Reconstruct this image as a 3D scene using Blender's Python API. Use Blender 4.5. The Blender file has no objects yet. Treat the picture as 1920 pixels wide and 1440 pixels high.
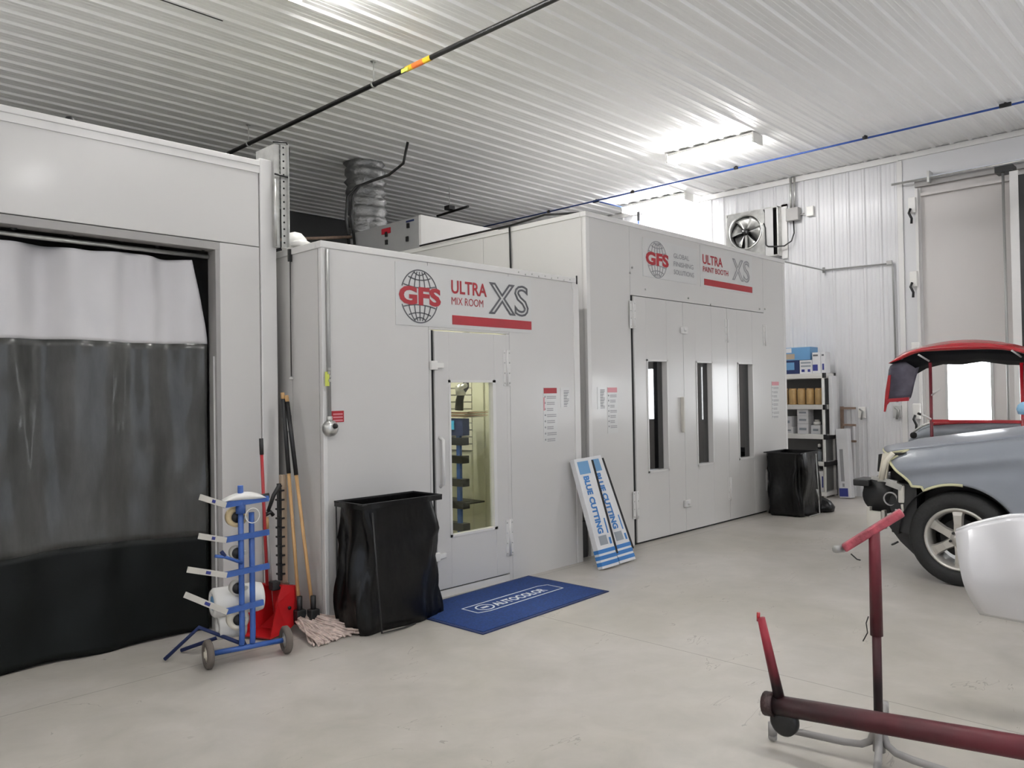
import bpy, bmesh, math, random
from mathutils import Vector, Matrix, noise
random.seed(7)
V = Vector
S = bpy.context.scene
COL = S.collection
PI = math.pi

# ------------------------------------------------------------------ camera
YAW, PITCH, ROLL, FPX = math.radians(44.02), math.radians(0.764), math.radians(-0.948), 1485.8
CAM = V((0, 0, 1.6))
_f = V((math.cos(YAW)*math.cos(PITCH), math.sin(YAW)*math.cos(PITCH), math.sin(PITCH)))
_r0 = V((math.sin(YAW), -math.cos(YAW), 0)); _u0 = _r0.cross(_f)
_r = _r0*math.cos(ROLL) + _u0*math.sin(ROLL); _u = -_r0*math.sin(ROLL) + _u0*math.cos(ROLL)
cd = bpy.data.cameras.new('camera'); cam = bpy.data.objects.new('camera', cd); COL.objects.link(cam)
cd.sensor_width = 36; cd.lens = FPX/1920*36; cd.clip_start = 0.05; cd.clip_end = 200
cam.matrix_world = Matrix(((_r.x, _u.x, -_f.x, CAM.x), (_r.y, _u.y, -_f.y, CAM.y), (_r.z, _u.z, -_f.z, CAM.z), (0, 0, 0, 1)))
S.camera = cam
def at(px, py, axis, val):
    """point of the real plane axis=val seen at a photo pixel"""
    d = _r*(px-960) - _u*(py-720) + _f*FPX
    return CAM + d*((val-CAM[axis])/d[axis])

# ------------------------------------------------------------------ world, exposure
w = bpy.data.worlds.new('world'); S.world = w; w.use_nodes = True
w.node_tree.nodes['Background'].inputs[0].default_value = (.8, .87, 1, 1)
w.node_tree.nodes['Background'].inputs[1].default_value = 0.9
S.view_settings.view_transform = 'Standard'; S.view_settings.look = 'None'
S.view_settings.gamma = 1; S.view_settings.use_curve_mapping = False
S.view_settings.exposure = 0.75
S.cycles.diffuse_bounces = 7; S.cycles.max_bounces = 14
TUBE_POWER = 90.0
DAYLIGHT = 7.0
H = 4.95          # ceiling height
XR = 12.05        # right wall

# ------------------------------------------------------------------ materials
def nt(name):
    m = bpy.data.materials.new(name); m.use_nodes = True
    return m, m.node_tree, m.node_tree.nodes['Principled BSDF']
def lin(c):
    return tuple(((x/255)/12.92 if x/255 <= .04045 else ((x/255+.055)/1.055)**2.4) for x in c)
def mat(name, col, rough=.5, metal=0, var=.04, scale=6, bump=0, bscale=40, spec=.5, coat=0, stretch=(1, 1, 1)):
    m, t, b = nt(name)
    tc = t.nodes.new('ShaderNodeTexCoord'); mp = t.nodes.new('ShaderNodeMapping'); mp.inputs['Scale'].default_value = stretch
    t.links.new(tc.outputs['Object'], mp.inputs[0])
    n = t.nodes.new('ShaderNodeTexNoise'); n.inputs['Scale'].default_value = scale; n.inputs['Detail'].default_value = 4
    t.links.new(mp.outputs[0], n.inputs['Vector'])
    cr = t.nodes.new('ShaderNodeValToRGB'); e = cr.color_ramp.elements
    e[0].position = .3; e[1].position = .7
    e[0].color = tuple(max(0, c*(1-var)) for c in col)+(1,); e[1].color = tuple(min(1, c*(1+var)) for c in col)+(1,)
    t.links.new(n.outputs[0], cr.inputs[0]); t.links.new(cr.outputs[0], b.inputs['Base Color'])
    b.inputs['Roughness'].default_value = rough; b.inputs['Metallic'].default_value = metal
    b.inputs['Specular IOR Level'].default_value = spec; b.inputs['Coat Weight'].default_value = coat
    b.inputs['Coat Roughness'].default_value = .12
    if bump:
        n2 = t.nodes.new('ShaderNodeTexNoise'); n2.inputs['Scale'].default_value = bscale; n2.inputs['Detail'].default_value = 3
        t.links.new(mp.outputs[0], n2.inputs['Vector'])
        bp = t.nodes.new('ShaderNodeBump'); bp.inputs['Strength'].default_value = bump; bp.inputs['Distance'].default_value = .02
        t.links.new(n2.outputs[0], bp.inputs['Height']); t.links.new(bp.outputs[0], b.inputs['Normal'])
    return m
def emis(name, col, s):
    m, t, b = nt(name)
    b.inputs['Base Color'].default_value = col+(1,); b.inputs['Emission Color'].default_value = col+(1,)
    b.inputs['Emission Strength'].default_value = s
    return m
M = {}
M['booth'] = mat('booth_enamel', (.60, .59, .575), .29, var=.012, scale=1.2, bump=.06, bscale=1.6, coat=.25)
M['trim'] = mat('trim_enamel', (.68, .67, .655), .35, var=.015, coat=.1)
M['trim_grey'] = mat('trim_grey', (.33, .32, .31), .45)
M['wallw'] = mat('ribbed_wall_steel', (.64, .64, .65), .42, var=.01, scale=.7, coat=.05)
M['ceil'] = mat('ribbed_ceiling_steel', (.86, .86, .85), .42, var=.02, scale=.6)
M['shaded_wall'] = mat('unlit_wall', (.05, .05, .05), .8)  # white wall left unlit, its shade painted in as dark grey
M['gap'] = mat('gap_shade', (.012, .012, .012), .8)  # near-black that paints the shade inside gaps, slots and holes
M['black_metal'] = mat('black_metal', (.011, .011, .011), .4)
M['black_plastic'] = mat('black_plastic', (.011, .011, .012), .45, bump=.1)
M['bag'] = mat('bin_bag', (.0028, .0028, .003), .3, bump=.8, bscale=7, stretch=(1, 1, .4), spec=.3)
M['rubber'] = mat('rubber', (.014, .014, .014), .75, bump=.2, bscale=60)
M['blue'] = mat('blue_powdercoat', (.035, .10, .34), .4, var=.15, scale=20)
M['steel'] = mat('galvanised_steel', (.55, .55, .53), .35, metal=.8, var=.15, scale=14)
M['grey_pipe'] = mat('grey_conduit', (.34, .34, .33), .4, metal=.4)
M['white'] = mat('white_plastic', (.74, .73, .70), .4)
M['bone'] = mat('bone_plastic', (.55, .53, .48), .45)
M['offwhite'] = mat('cream_paper', (.66, .62, .52), .6)
M['red'] = mat('red_plastic', (.47, .012, .015), .32, var=.08)
M['red_handle'] = mat('red_handle', (.36, .02, .025), .35)
M['maroon'] = mat('maroon_overspray', (.17, .018, .028), .42, var=.5, scale=5, bump=.2, bscale=50)
M['brown_over'] = mat('brown_black_overspray', (.038, .018, .018), .5, var=.6, scale=6, bump=.25, bscale=60)
M['pink_over'] = mat('pink_overspray', (.31, .055, .075), .5, var=.55, scale=18, bump=.3, bscale=60)
M['wood'] = mat('wood_handle', (.56, .34, .15), .45, var=.15, scale=30, stretch=(1, 1, .1))
M['brown'] = mat('brown_wood', (.22, .15, .11), .55, var=.2, scale=20)
M['yarn'] = mat('mop_yarn', (.58, .47, .42), .9, var=.25, scale=25)
M['tan'] = mat('tan_can', (.50, .33, .14), .4, var=.12, scale=10)
M['carton'] = mat('white_carton', (.68, .68, .69), .55)
M['cbrown'] = mat('carton_inside', (.42, .33, .24), .7)
M['print_blue'] = mat('print_blue', (.03, .17, .46), .5)
M['print_navy'] = mat('print_navy', (.03, .04, .22), .5)
M['print_grey'] = mat('print_grey', (.28, .31, .34), .55)
M['print_lblue'] = mat('print_light_blue', (.13, .30, .52), .5)
M['ink'] = mat('ink_grey', (.10, .10, .11), .5)
M['ink_l'] = mat('ink_light', (.30, .30, .31), .5)
M['ink_red'] = mat('ink_red', (.36, .014, .024), .4)
M['ink_pink'] = mat('ink_faded_red', (.62, .25, .28), .4)
M['banner'] = mat('banner_film', (.60, .60, .59), .3, var=.01, coat=.2)
M['matblue'] = mat('mat_blue', (.006, .035, .155), .95, var=.3, scale=60, bump=.3, bscale=200)
M['mat_edge'] = mat('mat_edge', (.008, .02, .09), .7)
M['mat_white'] = mat('mat_white', (.62, .64, .66), .9, var=.1, scale=60)
M['curtw'] = mat('white_vinyl', (.60, .59, .60), .38, var=.02, bump=.15, bscale=6, stretch=(1, 1, .3))
M['curtb'] = mat('black_vinyl', (.003, .0045, .004), .5, var=.3, scale=3, spec=.22)
M['silver_paint'] = mat('grey_primer_paint', (.235, .255, .29), .42, var=.02, coat=.15)
M['tape'] = mat('masking_tape_edge', (.58, .56, .36), .6)
M['alloy'] = mat('alloy', (.52, .50, .46), .32, metal=.55, var=.05)
M['disc'] = mat('brake_disc', (.03, .03, .03), .6)
M['redpaint'] = mat('red_car_paint', (.38, .008, .016), .25, coat=.5)
M['navy_in'] = mat('unpainted_bumper_plastic', (.003, .0035, .006), .6, spec=.2)
M['whitepaint'] = mat('white_car_paint', (.72, .72, .74), .16, var=.005, coat=.7)
M['foil'] = mat('foil_duct', (.25, .25, .25), .45, metal=.85, bump=.9, bscale=14)
M['unit'] = mat('shaded_unit_panel', (.30, .30, .30), .5)  # shade on the air unit's left face, painted in as darker grey
M['bluepipe'] = mat('blue_air_pipe', (.02, .07, .30), .4)
M['yellow'] = mat('yellow_label', (.75, .50, .03), .5)
M['orange'] = mat('orange_label', (.75, .18, .04), .5)
M['ygreen'] = mat('yellow_green_tag', (.60, .66, .12), .5)
M['tape_roll'] = mat('tape_roll', (.66, .52, .30), .6)
M['rag'] = mat('pale_blue_cloth', (.32, .58, .80), .8, bump=.2)
M['slat'] = mat('slatwall', (.74, .72, .62), .6)
M['boothin'] = mat('booth_inner_panel', (.62, .62, .50), .5)
M['skyblue'] = mat('sky_blue_card', (.06, .42, .78), .5)
M['peach'] = mat('peach_paper', (.62, .40, .30), .6)
M['glassdark'] = mat('car_glass', (.02, .022, .025), .08, spec=.8)
M['lightgrey'] = mat('light_grey_plastic', (.5, .5, .49), .5)
M['slate'] = mat('dark_grey_sheet', (.14, .14, .14), .6)  # plain dark grey for the shelf sheets and the radiator
M['doorpanel'] = mat('overhead_door_skin', (.56, .535, .52), .5, var=.01, scale=1)
M['tube'] = emis('fluorescent_tube', (1, .99, .985), TUBE_POWER)
M['day'] = emis('daylit_pane', (.94, .97, 1), DAYLIGHT)
M['inlamp'] = emis('mix_room_lamp_glow', (1, .965, .83), 120)

def glass_mat(name, tint, gloss_rough=.03, fac_boost=.0):
    m, t, b = nt(name); t.nodes.remove(b)
    out = t.nodes['Material Output']
    tr = t.nodes.new('ShaderNodeBsdfTransparent'); tr.inputs[0].default_value = tint+(1,)
    gl = t.nodes.new('ShaderNodeBsdfGlossy'); gl.inputs['Roughness'].default_value = gloss_rough
    fr = t.nodes.new('ShaderNodeFresnel')
    ge = t.nodes.new('ShaderNodeNewGeometry'); mr_ = t.nodes.new('ShaderNodeMapRange'); mr_.inputs[3].default_value = 1.5; mr_.inputs[4].default_value = 1/1.5
    t.links.new(ge.outputs['Backfacing'], mr_.inputs[0]); t.links.new(mr_.outputs[0], fr.inputs[0])
    ad = t.nodes.new('ShaderNodeMath'); ad.operation = 'ADD'; ad.use_clamp = True; ad.inputs[1].default_value = fac_boost
    t.links.new(fr.outputs[0], ad.inputs[0])
    mx = t.nodes.new('ShaderNodeMixShader'); t.links.new(ad.outputs[0], mx.inputs[0])
    t.links.new(tr.outputs[0], mx.inputs[1]); t.links.new(gl.outputs[0], mx.inputs[2]); t.links.new(mx.outputs[0], out.inputs[0])
    return m, t, mx, gl, tr
M['glass'] = glass_mat('window_glass', (.93, .95, .93))[0]
M['darkglass'] = glass_mat('booth_window_glass', (.35, .36, .37), .02, .10)[0]
def vinyl():
    m, t, mx, gl, tr = glass_mat('clear_smoky_vinyl', (.20, .21, .20), .12, .02)
    out = t.nodes['Material Output']
    df = t.nodes.new('ShaderNodeBsdfPrincipled'); df.inputs['Roughness'].default_value = .35
    tc = t.nodes.new('ShaderNodeTexCoord'); mp = t.nodes.new('ShaderNodeMapping'); mp.inputs['Scale'].default_value = (1, 1, .22)
    n = t.nodes.new('ShaderNodeTexNoise'); n.inputs['Scale'].default_value = 5; n.inputs['Detail'].default_value = 6; n.inputs['Roughness'].default_value = .65
    t.links.new(tc.outputs['Object'], mp.inputs[0]); t.links.new(mp.outputs[0], n.inputs['Vector'])
    cr = t.nodes.new('ShaderNodeValToRGB'); cr.color_ramp.elements[0].position = .3; cr.color_ramp.elements[1].position = .78
    cr.color_ramp.elements[0].color = (.045, .047, .043, 1); cr.color_ramp.elements[1].color = (.13, .13, .125, 1)
    t.links.new(n.outputs[0], cr.inputs[0]); t.links.new(cr.outputs[0], df.inputs['Base Color'])
    n2 = t.nodes.new('ShaderNodeTexNoise'); n2.inputs['Scale'].default_value = 4; n2.inputs['Distortion'].default_value = .8
    t.links.new(mp.outputs[0], n2.inputs['Vector'])
    bp = t.nodes.new('ShaderNodeBump'); bp.inputs['Strength'].default_value = .5; bp.inputs['Distance'].default_value = .05
    t.links.new(n2.outputs[0], bp.inputs['Height'])
    t.links.new(bp.outputs[0], gl.inputs['Normal']); t.links.new(bp.outputs[0], df.inputs['Normal'])
    m2 = t.nodes.new('ShaderNodeMixShader'); m2.inputs[0].default_value = .72
    t.links.new(mx.outputs[0], m2.inputs[1]); t.links.new(df.outputs[0], m2.inputs[2]); t.links.new(m2.outputs[0], out.inputs[0])
    return m
M['vinyl'] = vinyl()

def floor_mat():
    m, t, b = nt('polished_concrete')
    L = t.links; N = t.nodes.new
    tc = N('ShaderNodeTexCoord')
    def noise_(s, d, r=.6, dist=0):
        n = N('ShaderNodeTexNoise'); n.inputs['Scale'].default_value = s; n.inputs['Detail'].default_value = d
        n.inputs['Roughness'].default_value = r; n.inputs['Distortion'].default_value = dist; L.new(tc.outputs['Object'], n.inputs['Vector']); return n
    a = noise_(.55, 5, .6, .6); c = noise_(3.2, 8, .62, .4); f = noise_(40, 3)
    r1 = N('ShaderNodeValToRGB'); e = r1.color_ramp.elements; e[0].position = .32; e[1].position = .68
    e[0].color = (.40, .38, .335, 1); e[1].color = (.50, .475, .445, 1); L.new(a.outputs[0], r1.inputs[0])
    r2 = N('ShaderNodeValToRGB'); e = r2.color_ramp.elements; e[0].position = .3; e[1].position = .7
    e[0].color = (.86, .86, .85, 1); e[1].color = (1.07, 1.06, 1.06, 1); L.new(c.outputs[0], r2.inputs[0])
    mu = N('ShaderNodeMix'); mu.data_type = 'RGBA'; mu.blend_type = 'MULTIPLY'; mu.inputs[0].default_value = 1
    L.new(r1.outputs[0], mu.inputs[6]); L.new(r2.outputs[0], mu.inputs[7])
    # saw joints and hairline cracks
    sx = N('ShaderNodeSeparateXYZ'); L.new(tc.outputs['Object'], sx.inputs[0])
    def line(sock, pos, wd):
        s = N('ShaderNodeMath'); s.operation = 'SUBTRACT'; L.new(sock, s.inputs[0]); s.inputs[1].default_value = pos
        ab = N('ShaderNodeMath'); ab.operation = 'ABSOLUTE'; L.new(s.outputs[0], ab.inputs[0])
        lt = N('ShaderNodeMath'); lt.operation = 'LESS_THAN'; L.new(ab.outputs[0], lt.inputs[0]); lt.inputs[1].default_value = wd; return lt.outputs[0]
    tot = None
    for sock, pos in ((sx.outputs[0], 4.25), (sx.outputs[0], 8.9), (sx.outputs[0], -.4), (sx.outputs[1], 4.72), (sx.outputs[1], .1)):
        l = line(sock, pos, .0035)
        if tot is None: tot = l
        else:
            ad = N('ShaderNodeMath'); ad.operation = 'MAXIMUM'; L.new(tot, ad.inputs[0]); L.new(l, ad.inputs[1]); tot = ad.outputs[0]
    vo = N('ShaderNodeTexNoise'); vo.inputs['Scale'].default_value = 1.5; vo.inputs['Detail'].default_value = 5; vo.inputs['Roughness'].default_value = .6; vo.inputs['Distortion'].default_value = .9
    mpv = N('ShaderNodeMapping'); mpv.inputs['Rotation'].default_value = (0, 0, .35); mpv.inputs['Scale'].default_value = (.35, 1, 1)
    L.new(tc.outputs['Object'], mpv.inputs[0]); L.new(mpv.outputs[0], vo.inputs['Vector'])
    cs = N('ShaderNodeMath'); cs.operation = 'SUBTRACT'; cs.inputs[1].default_value = .5; L.new(vo.outputs[0], cs.inputs[0])
    ca = N('ShaderNodeMath'); ca.operation = 'ABSOLUTE'; L.new(cs.outputs[0], ca.inputs[0])
    cl = N('ShaderNodeMath'); cl.operation = 'LESS_THAN'; cl.inputs[1].default_value = .0022; L.new(ca.outputs[0], cl.inputs[0])
    gate = N('ShaderNodeMath'); gate.operation = 'GREATER_THAN'; gate.inputs[1].default_value = .55; L.new(c.outputs[0], gate.inputs[0])
    cg = N('ShaderNodeMath'); cg.operation = 'MULTIPLY'; L.new(cl.outputs[0], cg.inputs[0]); L.new(gate.outputs[0], cg.inputs[1])
    cg2 = N('ShaderNodeMath'); cg2.operation = 'MULTIPLY'; cg2.inputs[1].default_value = .7; L.new(cg.outputs[0], cg2.inputs[0])
    mxm = N('ShaderNodeMath'); mxm.operation = 'MAXIMUM'; L.new(tot, mxm.inputs[0]); L.new(cg2.outputs[0], mxm.inputs[1])
    sc = N('ShaderNodeMath'); sc.operation = 'MULTIPLY'; sc.inputs[1].default_value = .55; L.new(mxm.outputs[0], sc.inputs[0])
    fin = N('ShaderNodeMix'); fin.data_type = 'RGBA'; L.new(sc.outputs[0], fin.inputs[0]); L.new(mu.outputs[2], fin.inputs[6]); fin.inputs[7].default_value = (.10, .085, .07, 1)
    L.new(fin.outputs[2], b.inputs['Base Color'])
    rr = N('ShaderNodeMapRange'); rr.inputs[3].default_value = .30; rr.inputs[4].default_value = .48; L.new(c.outputs[0], rr.inputs[0]); L.new(rr.outputs[0], b.inputs['Roughness'])
    b.inputs['Specular IOR Level'].default_value = .4
    bp = N('ShaderNodeBump'); bp.inputs['Strength'].default_value = .05; L.new(f.outputs[0], bp.inputs['Height']); L.new(bp.outputs[0], b.inputs['Normal'])
    return m
M['floor'] = floor_mat()

def grad_mat(name, c0, c1, axis, a0, a1, rough=.45, scale=9):
    '''overspray: one coat fading into the other along the part, broken up by noise'''
    m, t, b = nt(name); N = t.nodes.new; L = t.links
    tc = N('ShaderNodeTexCoord'); sx = N('ShaderNodeSeparateXYZ'); L.new(tc.outputs['Object'], sx.inputs[0])
    mr2 = N('ShaderNodeMapRange'); mr2.inputs[1].default_value = a0; mr2.inputs[2].default_value = a1; L.new(sx.outputs[axis], mr2.inputs[0])
    n = N('ShaderNodeTexNoise'); n.inputs['Scale'].default_value = scale; n.inputs['Detail'].default_value = 6; L.new(tc.outputs['Object'], n.inputs['Vector'])
    ad = N('ShaderNodeMath'); ad.operation = 'MULTIPLY_ADD'; L.new(n.outputs[0], ad.inputs[0]); ad.inputs[1].default_value = .7; L.new(mr2.outputs[0], ad.inputs[2])
    sb = N('ShaderNodeMath'); sb.operation = 'SUBTRACT'; sb.use_clamp = True; L.new(ad.outputs[0], sb.inputs[0]); sb.inputs[1].default_value = .35
    mx = N('ShaderNodeMix'); mx.data_type = 'RGBA'; L.new(sb.outputs[0], mx.inputs[0]); mx.inputs[6].default_value = c0+(1,); mx.inputs[7].default_value = c1+(1,)
    L.new(mx.outputs[2], b.inputs['Base Color']); b.inputs['Roughness'].default_value = rough; b.inputs['Specular IOR Level'].default_value = .35
    bp = N('ShaderNodeBump'); bp.inputs['Strength'].default_value = .25; bp.inputs['Distance'].default_value = .01; L.new(n.outputs[0], bp.inputs['Height']); L.new(bp.outputs[0], b.inputs['Normal'])
    return m
BRN, MRN = (.016, .009, .010), (.115, .014, .022)
M['bar_over'] = grad_mat('overspray_bar', BRN, MRN, 1, .35, -.75)
M['post_over'] = grad_mat('overspray_post', BRN, (.15, .02, .03), 2, .35, 1.0)
M['prong_over'] = grad_mat('overspray_prong', BRN, (.26, .015, .03), 2, .30, .52)
# ------------------------------------------------------------------ mesh helpers
class MB:
    def __init__(s): s.b = bmesh.new(); s.smooth = False
    def box(s, x0, y0, z0, x1, y1, z1, bev=0, mtx=None):
        lo = V((min(x0, x1), min(y0, y1), min(z0, z1))); hi = V((max(x0, x1), max(y0, y1), max(z0, z1)))
        c = (lo+hi)/2; d = hi-lo
        r = bmesh.ops.create_cube(s.b, size=1); vs = r['verts']
        for v in vs: v.co = V((v.co.x*d.x, v.co.y*d.y, v.co.z*d.z)) + c
        if mtx:
            for v in vs: v.co = mtx @ v.co
        if bev:
            es = list({e for v in vs for e in v.link_edges})
            bmesh.ops.bevel(s.b, geom=es, offset=bev, segments=2, affect='EDGES', profile=.5)
        return s
    def tube(s, pts, r, n=10, caps=True, r_end=None):
        pts = [V(p) for p in pts]; rings = []; up = None
        for i, p in enumerate(pts):
            t = (pts[min(i+1, len(pts)-1)] - pts[max(i-1, 0)]).normalized()
            if up is None:
                up = V((0, 0, 1)) if abs(t.z) < .9 else V((1, 0, 0))
            a = t.cross(up)
            if a.length < 1e-4: a = t.cross(V((0, 1, 0)))
            a.normalize(); bb = a.cross(t).normalized(); up = bb
            rr = r if r_end is None else r + (r_end-r)*i/(len(pts)-1)
            rings.append([s.b.verts.new(p + a*rr*math.cos(2*PI*k/n) + bb*rr*math.sin(2*PI*k/n)) for k in range(n)])
        for i in range(len(rings)-1):
            for k in range(n):
                f = s.b.faces.new((rings[i][k], rings[i][(k+1) % n], rings[i+1][(k+1) % n], rings[i+1][k])); f.smooth = True
        if caps:
            s.b.faces.new(rings[0][::-1]); s.b.faces.new(rings[-1])
        return s
    def bar(s, a, b_, w, h, up=V((0, 0, 1))):
        """box beam from a to b, w across, h along up"""
        a = V(a); b_ = V(b_); t = (b_-a).normalized(); side = t.cross(up).normalized(); u2 = side.cross(t).normalized()
        vs = [[s.b.verts.new(p + side*w/2*i + u2*h/2*j) for i, j in ((-1, -1), (1, -1), (1, 1), (-1, 1))] for p in (a, b_)]
        for k in range(4): s.b.faces.new((vs[0][k], vs[0][(k+1) % 4], vs[1][(k+1) % 4], vs[1][k]))
        s.b.faces.new(vs[0][::-1]); s.b.faces.new(vs[1]); return s
    def lathe(s, prof, c, ax, n=24, closed=False):
        """prof = [(radius, height)] turned about the line through c along ax"""
        c = V(c); ax = V(ax).normalized(); a = ax.orthogonal().normalized(); bb = ax.cross(a)
        rings = []
        for r, h in prof:
            if r < 1e-6: rings.append([s.b.verts.new(c+ax*h)]*n)
            else: rings.append([s.b.verts.new(c+ax*h+a*r*math.cos(2*PI*k/n)+bb*r*math.sin(2*PI*k/n)) for k in range(n)])
        m = len(rings)
        for i in range(m if closed else m-1):
            R0, R1 = rings[i], rings[(i+1) % m]
            for k in range(n):
                q = []
                for v in (R0[k], R0[(k+1) % n], R1[(k+1) % n], R1[k]):
                    if v not in q: q.append(v)
                if len(q) > 2:
                    f = s.b.faces.new(q); f.smooth = True
        return s
    def cyl(s, a, b_, r, n=20):
        a = V(a); b_ = V(b_); d = (b_-a).length
        return s.lathe([(0, 0), (r, 0), (r, d), (0, d)], a, b_-a, n)
    def poly(s, pts, ext=None):
        vs = [s.b.verts.new(V(p)) for p in pts]; s.b.faces.new(vs)
        if ext is not None:
            e = V(ext); v2 = [s.b.verts.new(V(p)+e) for p in pts]; s.b.faces.new(v2[::-1])
            for k in range(len(vs)): s.b.faces.new((vs[k], v2[k], v2[(k+1) % len(vs)], vs[(k+1) % len(vs)]))
        return s
    def grid(s, P, thick=None, smooth=True, closed=False):
        """P[i][j] points; thick = offset vector gives a second skin"""
        R = [[s.b.verts.new(V(p)) for p in row] for row in P]
        n = len(R[0])
        for i in range(len(R)-1):
            for j in range(n if closed else n-1):
                f = s.b.faces.new((R[i][j], R[i][(j+1) % n], R[i+1][(j+1) % n], R[i+1][j])); f.smooth = smooth
        return s
    def text(s, txt, o, u, v, wd, ht, bold=0.0, outline=0.0):
        cu = bpy.data.curves.new('t', 'FONT'); cu.body = txt
        if outline:
            cu.fill_mode = 'NONE'; cu.bevel_depth = outline; cu.bevel_resolution = 0
        else: cu.offset = bold
        cu.resolution_u = 3
        ob = bpy.data.objects.new('t', cu); COL.objects.link(ob)
        dg = bpy.context.evaluated_depsgraph_get(); me = ob.evaluated_get(dg).to_mesh()
        co = [V(q.co) for q in me.vertices]
        x0 = min(c.x for c in co); x1 = max(c.x for c in co); y0 = min(c.y for c in co); y1 = max(c.y for c in co)
        o = V(o); u = V(u).normalized(); v = V(v).normalized(); nn = u.cross(v)
        vs = [s.b.verts.new(o + u*((c.x-x0)/(x1-x0)*wd) + v*((c.y-y0)/(y1-y0)*ht) + nn*(c.z*.05)) for c in co]
        for p in me.polygons:
            try: s.b.faces.new([vs[i] for i in p.vertices])
            except ValueError: pass
        ob.evaluated_get(dg).to_mesh_clear(); COL.objects.unlink(ob); bpy.data.objects.remove(ob); bpy.data.curves.remove(cu)
        return s
def root_loc(p):
    while p.parent: p = p.parent
    return V(p.get('_b', (0, 0, 0))) if p.type == 'EMPTY' else V(p.get('_b', (0, 0, 0)))
def obj(name, mb, m, parent=None, bevel=0, solid=0, sub=0, recalc=True, base=None):
    b = mb.b
    if recalc: bmesh.ops.recalc_face_normals(b, faces=b.faces)
    if parent is not None: off = root_loc(parent)
    elif base is not None: off = V(base)
    else: off = V((0, 0, 0))
    if off.length: bmesh.ops.translate(b, verts=b.verts, vec=-off)
    me = bpy.data.meshes.new(name); b.to_mesh(me); b.free(); me.materials.append(M[m] if isinstance(m, str) else m)
    o = bpy.data.objects.new(name, me); COL.objects.link(o)
    if parent is not None: o.parent = parent
    else: o.location = off; o['_b'] = tuple(off)
    if sub: md = o.modifiers.new('s', 'SUBSURF'); md.levels = sub; md.render_levels = sub
    if solid: md = o.modifiers.new('t', 'SOLIDIFY'); md.thickness = solid; md.offset = 0
    if bevel: md = o.modifiers.new('b', 'BEVEL'); md.width = bevel; md.segments = 2; md.limit_method = 'ANGLE'
    return o
def thing(name, label, cat, loc, group=None, kind=None):
    o = bpy.data.objects.new(name, None); COL.objects.link(o); o.empty_display_size = .1
    o.location = loc; o['_b'] = tuple(loc)
    return tag(o, label, cat, group, kind)
def tag(o, label=None, cat=None, group=None, kind=None):
    if label: o['label'] = label
    if cat: o['category'] = cat
    if group: o['group'] = group
    if kind: o['kind'] = kind
    return o
def struct(name, mb, m, label=None, cat=None, **k):
    return tag(obj(name, mb, m, **k), label, cat, None, 'structure')
def copy_tree(o, parent=None):
    c = o.copy(); COL.objects.link(c)
    if parent is not None: c.parent = parent
    for ch in [q for q in bpy.data.objects if q.parent == o]: copy_tree(ch, c)
    return c
UX, UY, UZ = V((1, 0, 0)), V((0, 1, 0)), V((0, 0, 1))

# ================================================================== SETTING
XL, YB, YF = -4.2, 12.6, -6.5
struct('floor', MB().box(XL, YF, -.12, XR+.1, YB, 0), 'floor', 'pale polished concrete floor with faint saw joints and hairline cracks', 'floor')

# ribbed ceiling: ribs run along x
def rib_profile(a0, a1, pitch, depth, base, top, minor=.003):
    pts = []; a = a0
    while a < a1:
        pts += [(a, 0), (a+(base-top)/2, depth), (a+(base+top)/2, depth), (a+base, 0)]
        g = (pitch-base)/3
        for k in (1, 2):
            c = a+base+g*k; pts += [(c-.012, 0), (c-.006, minor), (c+.006, minor), (c+.012, 0)]
        a += pitch
    pts.append((a, 0)); return pts
P = rib_profile(YF, YB, .229, .020, .066, .026)
struct('ceiling', MB().grid([[(x, y, H-d) for (y, d) in P] for x in (XL, XR)], smooth=False), 'ceil', 'white ribbed steel liner ceiling with long raised ribs', 'ceiling')
# right wall: ribs run vertically, overhead door opening Y -1.1 .. 3.62 is filled by the door itself
P = rib_profile(3.86, YB, .229, .018, .06, .022)
struct('wall_right', MB().grid([[(XR-d, y, z) for (y, d) in P] for z in (0, H)], smooth=False), 'wallw', 'white ribbed steel wall with vertical ribs on the right', 'wall')
mb = MB(); mb.box(XR-.01, -1.6, 4.56, XR+.08, 3.86, H); mb.box(XR-.01, 3.62, 0, XR+.08, 3.86, 4.56); mb.box(XR-.01, YF, 0, XR+.08, -1.5, 4.56); mb.box(XR-.01, YF, 4.56, XR+.08, -1.6, H)
struct('wall_right_door_surround', mb, 'wallw', 'flat pale wall area framing the tall overhead door', 'wall')
struct('wall_back', MB().box(XL, YB, 0, XR, YB+.1, H), 'shaded_wall', 'back wall deep behind the booths, shade painted in as dark grey', 'wall')
struct('wall_left', MB().box(XL-.1, YF, 0, XL, YB, H), 'wallw', 'plain white wall on the left', 'wall')
struct('wall_front', MB().box(XL, YF-.1, 4.2, XR, YF, H).box(XL, YF-.1, 0, -3.0, YF, 4.2).box(4.6, YF-.1, 0, XR, YF, 4.2), 'wallw', 'plain white wall behind the viewpoint with an added opening for fill daylight', 'wall')  # opening is invented, lets the sky brighten the booth fronts
# trims
struct('trim_1', MB().box(XR-.05, 3.84, H-.10, XR-.02, YB, H-.02).box(XR-.045, YF, H-.09, XR-.012, 3.84, H-.02), 'trim', 'white edge trim where right wall meets ceiling', 'trim')
struct('trim_2', MB().box(XR-.035, 3.80, 0, XR-.012, 3.87, H-.1), 'trim', 'white vertical corner trim beside the overhead door', 'trim')
struct('trim_3', MB().box(XR-.03, 3.56, 0, XR-.012, 3.63, 4.5), 'trim', 'narrow white jamb trim at the left edge of the overhead door', 'trim')

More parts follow.
